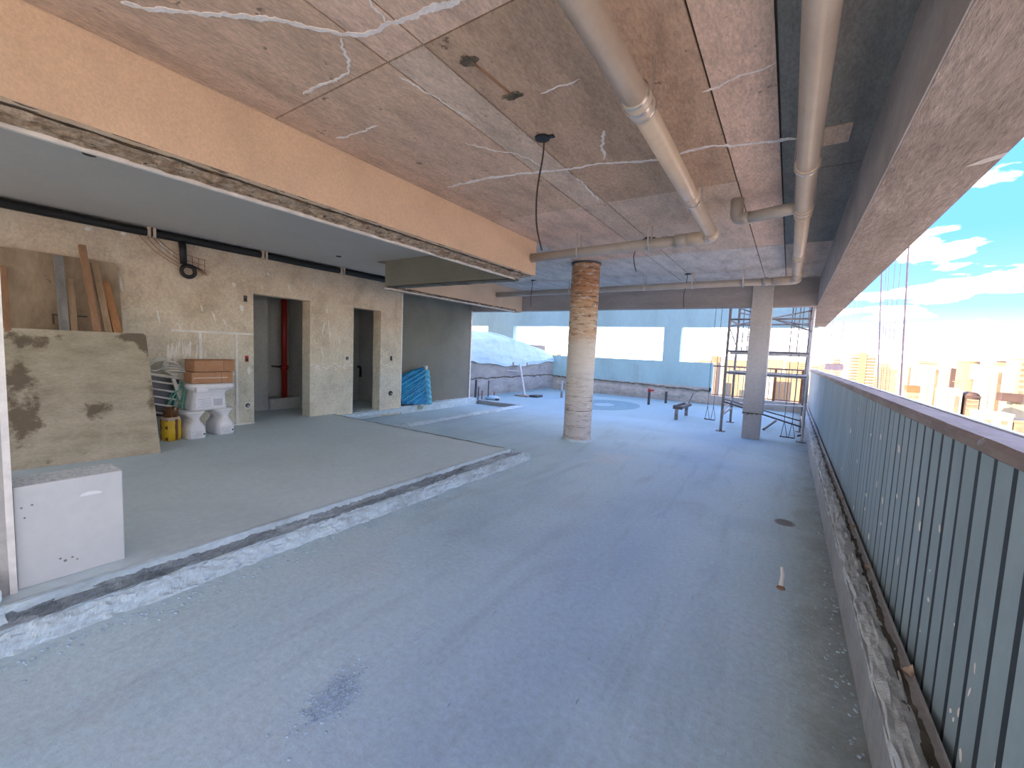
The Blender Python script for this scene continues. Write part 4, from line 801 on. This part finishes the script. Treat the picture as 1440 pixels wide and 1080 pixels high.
# ------------------------------------------------------------------ open terrace beyond: parapets, facade, tarp
def outdoor():
    w = root('wall_far', 'blue-grey far facade wall with wide window openings', 'wall', kind='structure')
    Y = 15.9
    MB().box(-14, -2.19, Y, Y+.25, .56, 1.425).build('parapet', 'far_wall', w)
    MB().box(-14, .66, Y, Y+.25, 2.655, 4.6).build('lintel', 'far_wall', w)
    MB().box(-3.89, -3.30, Y+.005, Y+.25, 1.42, 2.66).build('pier', 'far_wall', w)
    MB().box(-11.9, -10.46, Y+.005, Y+.25, 1.42, 2.66).build('pier', 'far_wall', w)
    MB().grid(lambda u, v: (-9.0+6.8*u, Y-.03-.05*math.sin(min(1, v*1.2)*3.1)*(.6+.5*fbm(u*20, v*3, 1, 1)), -.01+(.57+.05*fbm(u*9, 2, 3, 2)-.12*u*u)*v), 120, 14).build('raw_foot', 'far_ledge', w)
    MB().box(-9, -2.19, Y-.02, Y+.25, -.3, .57).build('foot_core', 'far_ledge', w)
    MB().grid(lambda u, v: (-9.0+6.8*u, Y-.045*(1-v)-.015, .54+.05*fbm(u*9, 2, 3, 2)-.12*u*u+.05*v+.02*fbm(u*60, v, 9, 1)), 160, 3).build('ragged_line', 'curb_moss', w)
    MB().box(-2.24, -2.18, Y-.02, Y+.26, .35, 1.43).build('cut_edge', 'far_wall', w)
    for x in (-4.9, -4.82, -4.75): MB().box(x, x+.012, Y-.004, Y+.01, .62, 1.25).build('drip_streak', 'side_wall', w)
    MB().box(-2.2, .66, Y, Y+.25, -.3, .30).build('low_kerb', 'far_ledge', w)
    # left parapet of the open terrace
    w = root('wall_side', 'streaked low parapet wall under the pale tarp', 'wall', kind='structure')
    MB().box(-8.6, -8.36, 10.0, 16.1, -.3, 1.25).build('parapet', 'side_wall', w)
    MB().grid(lambda u, v: (-8.36+.05*math.sin(v*3.1)*(.7+.5*fbm(u*9, v*2, 5, 1)), 10.05+5.9*u, .62*v+.05*fbm(u*6, 1, 0, 2)*v), 80, 10).build('raw_foot', 'side_wall', w)
    MB().grid(lambda u, v: (-8.345+.01*v, 10.05+5.9*u, .60+.04*v+.05*fbm(u*6, 1, 0, 2)+.012*fbm(u*50, v, 0, 1)), 120, 2).build('ragged_line', 'curb_moss', w)
    MB().box(-8.36, -8.28, 10.05, 16, -.01, .04).build('foot_fillet', 'roof_floor', w)
    # tarp draped over stored material
    t = root('tarp', 'pale blue tarp draped over stored material behind the parapet', 'tarp')
    def tf(u, v):
        y = 9.9+5.94*u
        topz = 2.18+.08*math.sin(min(1, u*2.1)*3.1) if u < .5 else 2.25-.42*((u-.5)/.5)
        botz = 1.19-.17*math.sin(u*3.14)**1.5+.02*math.sin(u*30)
        if v < .62:
            k = v/.62; z = botz+(topz-.33-botz)*k; x = -8.30-.16*k+.05*math.sin(k*3.1)+.035*fbm(u*7, k*2, 0, 1.2)
        else:
            k = (v-.62)/.38; z = topz-.33+.33*math.sin(k*1.57); x = -8.46-1.6*k**1.3+.03*fbm(u*6, k*3, 4, 1.5)
        return (x, y, z+.02*fbm(u*8, v*4, 2, 1.3))
    MB().grid(tf, 90, 40).build('sheet', 'tarp', t, True)
    MB().grid(lambda u, v: (tf(u, 0)[0]+.012, tf(u, 0)[1], tf(u, 0)[2]-.01+.05*v), 90, 2).build('hem', 'tarp', t, True)
    for u in (.47, .63): MB().box(tf(u, 0)[0]-.005, tf(u, 0)[0]+.03, tf(u, 0)[1]-.03, tf(u, 0)[1]+.03, tf(u, 0)[2]-.03, tf(u, 0)[2]+.09).build('tie_block', 'timber', t)
    tag(MB().box(-10.3, -8.62, 10.2, 15.6, -.3, 1.82).build('stored_pallets', 'timber'), 'stored material hidden under the pale tarp', 'stack', kind='structure')
    # prop pole, base boards, cut starters
    t = root('prop_pole', 'slanted pale pole propped against the tarp edge', 'pole')
    MB().tube([(-7.60, 12.44, .03), (-8.19, 12.98, 1.06)], .04, 10).build('pole', 'steel_pale', t); MB().tube([(-8.14, 12.9, .82), (-8.30, 12.3, .86)], .015, 8).build('side_arm', 'steel_pale', t)
    t = root('pole_base_board', 'grey board scrap at the foot of the slanted pole', 'board')
    MB().box(-7.85, -7.35, 12.2, 12.52, .0, .05).build('board', 'timber', t); MB().box(-7.35, -7.05, 12.35, 12.75, .0, .07).build('dark_offcut', 'dark_metal', t)
    for i, (x, y, h) in enumerate(((-7.82, 10.6, .6), (-7.95, 10.45, .28), (-8.02, 10.35, .4), (-7.70, 10.75, .25), (-8.05, 10.25, .62))):
        tag(MB().tube([(x, y, 0), (x+.012, y, h)], .018 if i != 4 else .035, 8).build('starter_rod', 'rust' if i % 2 else 'dark_metal'), ['tallest thin dark rod standing by the grey wall end', 'short rusty rod by the grey wall end', 'dark rod close to the parapet corner', 'short rusty rod nearest the trough end', 'thick dark stake leaning at the parapet corner'][i], 'rod', 'rods beside the grey wall end')
    t = root('cement_bag', 'small pale bag lump among the rods', 'bag')
    MB().loft([[(-7.72+a*math.cos(q)*(1+.2*fbm(math.cos(q), math.sin(q), h*5, 2)), 10.72+a*.8*math.sin(q), h) for q in [2*math.pi*k/16 for k in range(16)]] for h, a in ((0, .22), (.05, .25), (.10, .17), (.13, .05))]).build('bag', 'tarp', t, True); MB().box(-7.55, -7.45, 10.6, 10.7, 0, .06).build('dark_offcut', 'dark_metal', t)
    for x, y, h, mat, lab in ((-3.715, 13.844, .42, 'dark_metal', 'dark pipe stub with a red cap on the open terrace'), (-3.404, 14.797, .40, 'dark_metal', 'plain dark pipe stub near the far facade'), (-7.1, 14.3, .5, 'steel_pale', 'thin pale post before the parapet left of the round column'), (-6.55, 13.2, .22, 'steel', 'short post left of the round column')):
        t = root('pipe_stub', lab, 'pipe'); MB().tube([(x, y, 0), (x, y, h)], .04, 10).build('stub', mat, t)
        if 'red' in lab: MB().tube([(x-.02, y, h), (x+.03, y, h+.09)], [.05, .07], 10).build('cap', 'red_box', t); MB().box(x+.02, x+.14, y-.02, y+.02, h+.03, h+.08).build('lever', 'red_box', t)
    t = root('steel_bracket', 'dark U-shaped steel bracket standing on the open terrace', 'bracket')
    MB().box(-2.33, -2.25, 11.16, 11.20, 0, .33).build('leg', 'steel', t); MB().box(-2.28, -2.20, 12.15, 12.19, 0, .33).build('leg', 'steel', t)
    MB().obox((-2.33, 11.68, .33), (.02, 0, 0), (.025, .52, 0), (0, 0, .035)).build('bar', 'dark_metal', t); MB().obox((-2.17, 11.68, .31), (.02, 0, 0), (.025, .52, 0), (0, 0, .035)).build('bar', 'dark_metal', t)
    MB().box(-2.38, -2.15, 11.15, 11.19, .27, .35).build('end_bar', 'dark_metal', t); MB().tube([(-2.2, 12.16, .33), (-2.12, 12.3, .62)], .02, 8).build('rod', 'steel', t)
    # far railing
    t = root('far_railing', 'thin dark baluster railing at the far end behind the scaffold', 'railing')
    me = None; x = -2.12
    while x < .55:
        if me is None: o = MB().box(-.010, .010, -.012, .012, -.49, .49).build('baluster', 'rail_paint', t); me = o.data
        else: o = bpy.data.objects.new('baluster', me); COL.objects.link(o); o.parent = t
        o.location = (x, Y+.1, .83); x += .148
    MB().box(-2.19, .6, Y+.07, Y+.13, 1.31, 1.36).build('top_rail', 'rail_cap', t); MB().box(-2.19, .6, Y+.08, Y+.12, .33, .36).build('bottom_rail', 'rail_cap', t)
    for x in (-.37, .35): MB().box(x, x+.07, Y+.06, Y+.14, .28, 1.34).build('post', 'rust', t)
    # floor circle stain beyond the round column is a real shallow patch
    tag(MB().grid(lambda u, v: (-4.75+(.3+.75*u)*math.cos(v*6.2832), 12.6+(.45+1.0*u)*math.sin(v*6.2832), .0015+.004*max(0, fbm(u*4, v*9, 0, 2))), 8, 48).build('mortar_ring', 'ring'), 'faint grey ring of dried mortar on the open terrace floor', 'stain', kind='stuff')
outdoor()

# ------------------------------------------------------------------ scaffold
def scaffold():
    t = root('scaffold_tower', 'grey steel scaffold tower behind the square column', 'scaffold')
    H = 3.9; A, B, C, D = (-1.15, 10.26), (.325, 10.12), (.33, 11.6), (-1.13, 11.9)
    def tb(name, p, q, r=.022, m='steel'): MB().tube([p, q], r, 8).build(name, m, t)
    for (x, y), m in ((A, 'steel'), (B, 'steel_pale'), (C, 'steel'), (D, 'steel')):
        tb('standard', (x, y, 0), (x, y, H), .028, m); MB().box(x-.09, x+.09, y-.09, y+.09, 0, .012).build('base_plate', 'dark_metal', t)
    for z, m in ((1.30, 'steel'), (1.77, 'steel'), (2.45, 'steel')):
        tb('ledger', (*A, z), (*B, z), .02, m); tb('ledger', (*D, z+.0), (*C, z), .02, m)
    for z in (1.28, 1.74): MB().obox(((A[0]+B[0])/2, 10.9, z), (.74, -.06, 0), (0, .13, 0), (0, 0, .035)).build('platform', 'steel_pale', t)
    for z in (.36, 1.30, 1.77, 2.45): tb('transom', (*A, z), (*D, z)); tb('transom', (*B, z), (*C, z))
    tb('brace', (*A, .72), (*C, .25), .016); tb('brace', (*A, .36), (*D, .62), .016); tb('brace', (*B, .30), (*A, .66), .016, 'dark_metal'); tb('brace', (*D, .5), (*B, .72), .016, 'steel_pale')
    tb('brace', (*A, 2.3), (*C, 2.75), .016); tb('brace', (*D, 2.75), (*B, 2.3), .016); tb('brace', (*A, 2.75), (*B, 2.2), .014); tb('brace', (*D, 1.9), (*A, 2.3), .014); tb('brace', (*B, 1.77), (*C, 2.3), .014)
    for x in (-.02, .12): tb('guard_upright', (x, 11.6, 1.77), (x, 11.6, H), .012)
    for x in (-1.02, -.9): tb('guard_upright', (x, 11.9, 1.77), (x, 11.9, H), .012)
    tb('jack_handle', (.33, 11.6, .2), (.45, 11.6, .25), .02, 'dark_metal'); tb('jack_handle', (.345, 10.12, .16), (.25, 10.1, .12), .02, 'dark_metal')
    # hanging wires with spread feet
    for lab, x, y, m in (('thin hanging wires with splayed ends left of the scaffold', -1.64, 11.9, 'wire'), ('thin hanging wires with splayed ends inside the scaffold', .053, 10.51, 'wire')):
        w = root('hanging_wire', lab, 'wire')
        for dx in (-.04, .10): MB().tube([(x+dx+.03, y, 3.9), (x+dx, y, 1.6), (x+dx, y, .35), (x+dx-.04, y, .02)], .006, 6).build('wire', m, w); MB().tube([(x+dx, y, .35), (x+dx+.07, y-.05, .02)], .006, 6).build('splay', m, w)
        MB().tube([(x-.1, y, .012), (x+.16, y-.04, .012)], .012, 6).build('foot', m, w)
    tag(MB().tube([(-.37, 11.1, .03), (-.16, 11.9, .16)], .025, 8).build('loose_tube', 'dark_metal'), 'short dark tube lying behind the square column', 'tube')
scaffold()

# ------------------------------------------------------------------ ropes, gondola
def ropes():
    def rp(a, b, r, lab, grp=None, m='rope'):
        a, b = Vector(a), Vector(b); d = (a-b); p0 = b-d*6; p1 = a+d*4
        tag(MB().tube([p0, b, a, p1], r, 6).build('rope', m), lab, 'rope', grp)
    rp((1.2, 7.64, 3.18), (1.2, 7.09, 1.2), .011, 'thickest hanging rope nearest the edge beam outside the railing')
    rp((1.2, 9.6, 3.19), (1.2, 8.73, 1.21), .010, 'second thick hanging rope left of the thickest rope')
    for i, (a, b) in enumerate((((1.6, 11.8, 3.3), (1.6, 11.23, 1.58)), ((1.6, 11.22, 3.28), (1.6, 10.91, 1.54)), ((1.6, 10.69, 3.26), (1.6, 10.55, 1.52)), ((1.6, 12.05, 3.18), (1.6, 11.46, 1.58)))): rp(a, b, .004, ['second from the left of the four thin ropes between the thick ropes', 'third from the left of the four thin ropes between the thick ropes', 'rightmost of the four thin ropes, beside the thickest rope', 'leftmost of the four thin ropes, beside the second thick rope'][i], 'thin ropes outside the railing')
    for i, (a, b) in enumerate((((2, 22.71, 4.03), (2, 22.17, 1.79)), ((2, 21.12, 4.0), (2, 20.74, 1.79)))): rp(a, b, .008, ['left one of two faint ropes near the balconied tower', 'right one of two faint ropes near the balconied tower'][i], 'faint ropes before the tower', 'steel_pale')
    t = root('gondola', 'small suspended work platform on two thin ropes', 'platform')
    MB().box(1.6, 2.35, 27.6, 28.2, 1.25, 1.55).build('cradle', 'rope', t); MB().box(1.62, 2.33, 27.62, 28.18, 1.55, 1.58).build('rim', 'rust', t)
    for x in (1.75, 2.2): MB().tube([(x, 27.9, 1.5), (x+.02, 28.2, 18)], .012, 6).build('suspension_rope', 'rope', t)
ropes()

# ------------------------------------------------------------------ floor details
def floor_details():
    rnd = random.Random(5); mb = MB()
    for i in range(420):
        u = rnd.gauss(0, 1); v = rnd.gauss(0, 1); x = -1.60+.045*v-.02*u; y = 1.07+.085*u
        s = rnd.uniform(.002, .006); c = Vector((x, y, s*.4)); q = [Vector((rnd.uniform(-1, 1), rnd.uniform(-1, 1), rnd.uniform(-.6, .8))).normalized()*s*rnd.uniform(.7, 1.3) for _ in range(1)]
        a = rnd.random()*6; mb.obox(c, (s*math.cos(a), s*math.sin(a), s*.3*rnd.uniform(-1, 1)), (-s*.8*math.sin(a), s*.8*math.cos(a), 0), (0, s*.2, s*.6))
    tag(mb.build('mortar_crumbs', 'gravel'), 'patch of rough mortar crumbs on the screed in the foreground', 'rubble', kind='stuff')
    mb = MB()
    for i in range(420):
        u = rnd.random(); y = .2+5*u; x = -3.02+.08*abs(rnd.gauss(0, 1)); s = rnd.uniform(.002, .008); a = rnd.random()*6
        mb.obox((x, y, s*.4), (s*math.cos(a), s*math.sin(a), 0), (-s*.8*math.sin(a), s*.8*math.cos(a), 0), (0, 0, s*.6))
    for i in range(240):
        y = rnd.uniform(.8, 8); x = .40-.05*abs(rnd.gauss(0, 1)); s = rnd.uniform(.002, .007); a = rnd.random()*6
        mb.obox((x, y, s*.4), (s*math.cos(a), s*math.sin(a), 0), (-s*.8*math.sin(a), s*.8*math.cos(a), 0), (0, 0, s*.6))
    tag(mb.build('floor_grit', 'gravel'), 'loose grit along the step and the kerb', 'rubble', kind='stuff')
    t = root('floor_drain', 'small dark round drain hole near the kerb', 'drain')
    MB().tube([(.087, 4.916, -.002), (.087, 4.916, .004)], .075, 24).build('hole', 'black', t); MB().loft([[(.087+r*math.cos(a), 4.916+r*math.sin(a), z) for a in [i*math.pi/12 for i in range(24)]] for r, z in ((.092, -.001), (.085, .006), (.075, .0045))], cap=False).build('rim', 'steel', t)
    t = root('conduit_stub', 'short pale conduit stub poking from the floor near the kerb', 'conduit')
    MB().tube([(.078, 3.48, 0), (.083, 3.50, .08), (.075, 3.52, .13)], [.016, .014, .010], 8).build('stub', 'cable', t); MB().loft([[(.078+r*math.cos(a), 3.46+r*math.sin(a), z) for a in [i*math.pi/7 for i in range(14)]] for r, z in ((.03, -.002), (.022, .010), (.010, .014))]).build('rust_lump', 'plank_brown', t)
    tag(MB().grid(lambda u, v: (-2.2+(u-.5)*.9+.15*fbm(u*3, v*3, 0, 1), 6.2+(v-.5)*1.1+.2*fbm(u*3, v*3, 5, 1), -.004+.0065*max(0, 1-((u-.5)**2+(v-.5)**2)*4.2+.8*fbm(u*4, v*4, 2, 1))), 60, 60).build('mortar_spill', 'slab'), 'dull grey dried mortar patch on the floor beside the round column', 'stain', kind='stuff')
floor_details()

# ------------------------------------------------------------------ city
def city():
    tag(MB().loft([[(5200*math.cos(a), 5200*math.sin(a), z) for a in [i*2*math.pi/64 for i in range(64)]] for z in (-82, -80)]).build('ground', 'ground'), 'hazy sunlit city ground far below', 'ground', kind='structure')
    towers = []
    def tower(name, lab, D, x0, x1, top, mat, depth=16, floors=10, fh=3.4, style='band', nb=None):
        """numbers were read at distance D and are pushed out by 2.4"""
        k = 2.4; D *= k; x0 *= k; x1 *= k; z = 1.6+(top-1.6)*k
        t = root(name, lab, 'building', 'city towers beyond the railing', loc=((x0+x1)/2, D, -80)); w = (x1-x0)/2; h = z+80; towers.append(((x0+x1)/2, D))
        MB().box(-w, w, 0, depth, 0, h).build('body', mat, t)
        MB().box(-w-.3, w+.3, -.3, depth+.3, h-.02, h+.9).build('parapet', mat, t)
        me = None
        if style == 'band':
            for i in range(floors):
                if me is None: o = MB().box(-w*.86, w*.86, -.25, .3, -.8, .8).build('window_band', 'city_win', t); me = o.data
                else: o = bpy.data.objects.new('window_band', me); COL.objects.link(o); o.parent = t
                o.location = (0, 0, h-3-fh*i)
        elif style == 'grid':
            nx = max(2, int(w*2/4))
            for i in range(floors):
                for j in range(nx):
                    if me is None: o = MB().box(-.9, .9, -.2, .3, -.8, .8).build('window', 'city_win', t); me = o.data
                    else: o = bpy.data.objects.new('window', me); COL.objects.link(o); o.parent = t
                    o.location = (-w+(j+.5)*2*w/nx, 0, h-3-fh*i)
        elif style == 'strip':
            nx = max(2, int(w*2/5))
            for j in range(nx):
                o = MB().box(-.8, .8, -.25, .3, -h*.3, h*.3).build('window_strip', 'city_win' if j % 2 else 'city2', t); o.location = (-w+(j+.5)*2*w/nx, 0, h*.66)
        return t, w, h
    # tower with orange core and stacked balconies
    t, w, h = tower('balcony_tower', 'orange tower with stacked balconies and a central core', 250, 23.4, 32.7, 5.8, 'city0', 16, 0, style='none')
    MB().box(-3.4, 3.2, -.7, 8, 0, h+3).build('core', 'city1', t)
    for i in range(16):
        for s in (-1, 1):
            c = s*(w+3.3)/2; MB().box(c-(w-3.5)/2, c+(w-3.5)/2, -.9, .2, h-3-i*3.3, h-1.9-i*3.3).build('balcony', 'city2', t); MB().box(c-(w-3.5)/2+.5, c+(w-3.5)/2-.5, -.15, .3, h-4.6-i*3.3, h-3.1-i*3.3).build('window', 'city_win', t)
    tower('slab_tower', 'pale slab block left of the balconied tower', 300, 20.7, 24.0, 4.6, 'city2', 14, 12)
    tower('low_block', 'low cream block beside the suspended platform', 320, 16.2, 26.5, .8, 'city0', 14, 6, style='grid')
    tower('slim_tower', 'slim cream tower behind the two thick ropes', 330, 44.7, 49.8, 2.2, 'city0', 14, 10, style='strip')
    tower('brown_block', 'brownish block right of the thin ropes', 300, 41.0, 45.5, .2, 'city4', 14, 9, style='grid')
    tower('twin_tower', 'wide cream tower right of the thickest rope', 280, 46.4, 55.1, 2.6, 'city2', 16, 9, style='strip')
    t, w, h = tower('terracotta_block', 'low block with terracotta roof box', 160, 28.3, 30.9, -5.6, 'city4', 10, 5, style='grid')
    MB().box(-w-.2, w+.2, -.4, 8, h, h+4.5).build('roof_box', 'city_roof', t)
    tower('striped_tower', 'white striped tower left of the round tower', 220, 43.0, 50.2, 2.2, 'city2', 16, 9, style='strip')
    tower('rear_tower', 'hazy tower rising behind the white striped tower', 320, 60.0, 67.9, 4.7, 'city0', 16, 6)
    tower('dark_sliver', 'dark narrow tower sliver beside the round tower', 260, 59.7, 61.5, 1.3, 'city_dark', 12, 0, style='none')
    # round tower
    k = 2.4; D = 210*k; x = 52.1*k; zt = 1.6+2.3*k
    t = root('round_tower', 'orange round-topped tower with a pale panel', 'building', 'city towers beyond the railing', loc=(x, D, -80)); hh = zt+80; rr = 2.7*k
    MB().tube([(0, 0, 0), (0, 0, hh)], rr, 28).build('body', 'city1', t, True); MB().tube([(0, 0, hh), (0, 0, hh+1.2)], rr*1.05, 28).build('crown', 'city4', t, True)
    MB().box(-.5, 4.2, -rr-.4, 0, hh-14, hh-1.5).build('panel', 'city2', t); MB().box(-.7, 4.4, -rr-.6, 0, hh-6, hh-5.6).build('panel_band', 'city4', t); MB().box(-rr, rr, -rr*.6, rr, hh-17, hh-16.5).build('ledge', 'city4', t)
    t, w, h = tower('stepped_white_block', 'white block with a stepped rounded roof', 150, 33.2, 36.9, -4.2, 'city2', 14, 8, style='strip')
    MB().box(-w*.6, w*.7, -.1, 8, h, h+2).build('roof_step', 'city2', t)
    t, w, h = tower('arched_block', 'dark reddish block with horizontal window bands', 150, 37.5, 40.1, -5.4, 'city_dark', 12, 6, 2.6)
    MB().tube([(0, -.1, h), (0, 10, h)], w, 24).build('vaulted_roof', 'city_dark', t, True)
    for i in range(6): MB().box(-w*.8, w*.8, -.45, .2, h-2-i*2.6, h-1.2-i*2.6).build('pale_band', 'city4', t)
    t, w, h = tower('wide_tower', 'wide cream tower with vertical strips and dark roof plant', 180, 48.1, 54.6, 2.4, 'city2', 18, 9, style='strip')
    MB().box(-1, 4.5, 2, 10, h, h+3.6).build('roof_plant', 'city1', t); MB().box(-.2, 5, 2, 8, h+3.6, h+4.6).build('roof_rail', 'city_dark', t)
    t, w, h = tower('edge_tower', 'tall yellow tower cut by the right picture edge', 160, 48.6, 56.0, 4.6, 'city0', 18, 8, style='grid')
    MB().box(-w-6, -w+3, -3, 5, h-26, h-21).build('dark_annex', 'city_dark', t)
    tower('near_white_block', 'bright low white block just above the railing cap', 110, 29.6, 33.7, -6.4, 'city2', 12, 3, style='grid')
    tower('near_pink_block', 'pinkish low block at the right picture edge', 110, 33.9, 38.4, -7.4, 'city3', 12, 5)
    tower('far_pink_tower', 'pinkish tower behind the cut facade wall end', 400, -56.4, -49.5, 3.1, 'city3', 16, 8)
    tower('far_window_block', 'low yellow block seen through the scaffold left of the square column', 420, -49.0, -27, .8, 'city0', 16, 8, style='grid')
    tower('far_mid_block', 'yellow block right of the square column', 380, -16.3, -3.5, 2.6, 'city0', 16, 9, style='grid')
    tower('far_right_block', 'cream block behind the right scaffold legs', 350, -2.2, 11.0, 1.2, 'city4', 16, 9)
    tower('far_gate_block', 'cream block above the far end of the railing', 330, 11.5, 16.0, -.3, 'city2', 16, 6)
    rnd = random.Random(11); meshes = [MB().box(-1, 1, 0, 2, 0, 1).build('distant_building', 'city%d' % i) for i in range(5)]
    first = list(meshes); used = set()
    spots = []
    for i in range(400):
        D = rnd.uniform(560, 1500); a = rnd.uniform(-.66, .36); q = (D*a, D, rnd.uniform(9, 18), 80+rnd.uniform(-34, -1.5)*(D/900))
        if any(abs(q[0]-p[0]) < q[2]+p[2]+2 and -2*p[2]-2 < q[1]-p[1] < 2*q[2]+40 for p in spots) or any(abs(q[0]-p[0]) < 30 and abs(q[1]-p[1]) < 60 for p in towers): continue
        spots.append(q)
        if len(spots) >= 60: break
    for i, (x, y, w, h) in enumerate(spots):
        k = i % 5
        if k not in used: o = first[k]; used.add(k)
        else: o = bpy.data.objects.new('distant_building', first[k].data); COL.objects.link(o)
        o.location = (x, y, -80); o.scale = (w, w, h)
        tag(o, 'small hazy building in the distant city', 'building', 'hazy city background')
city()
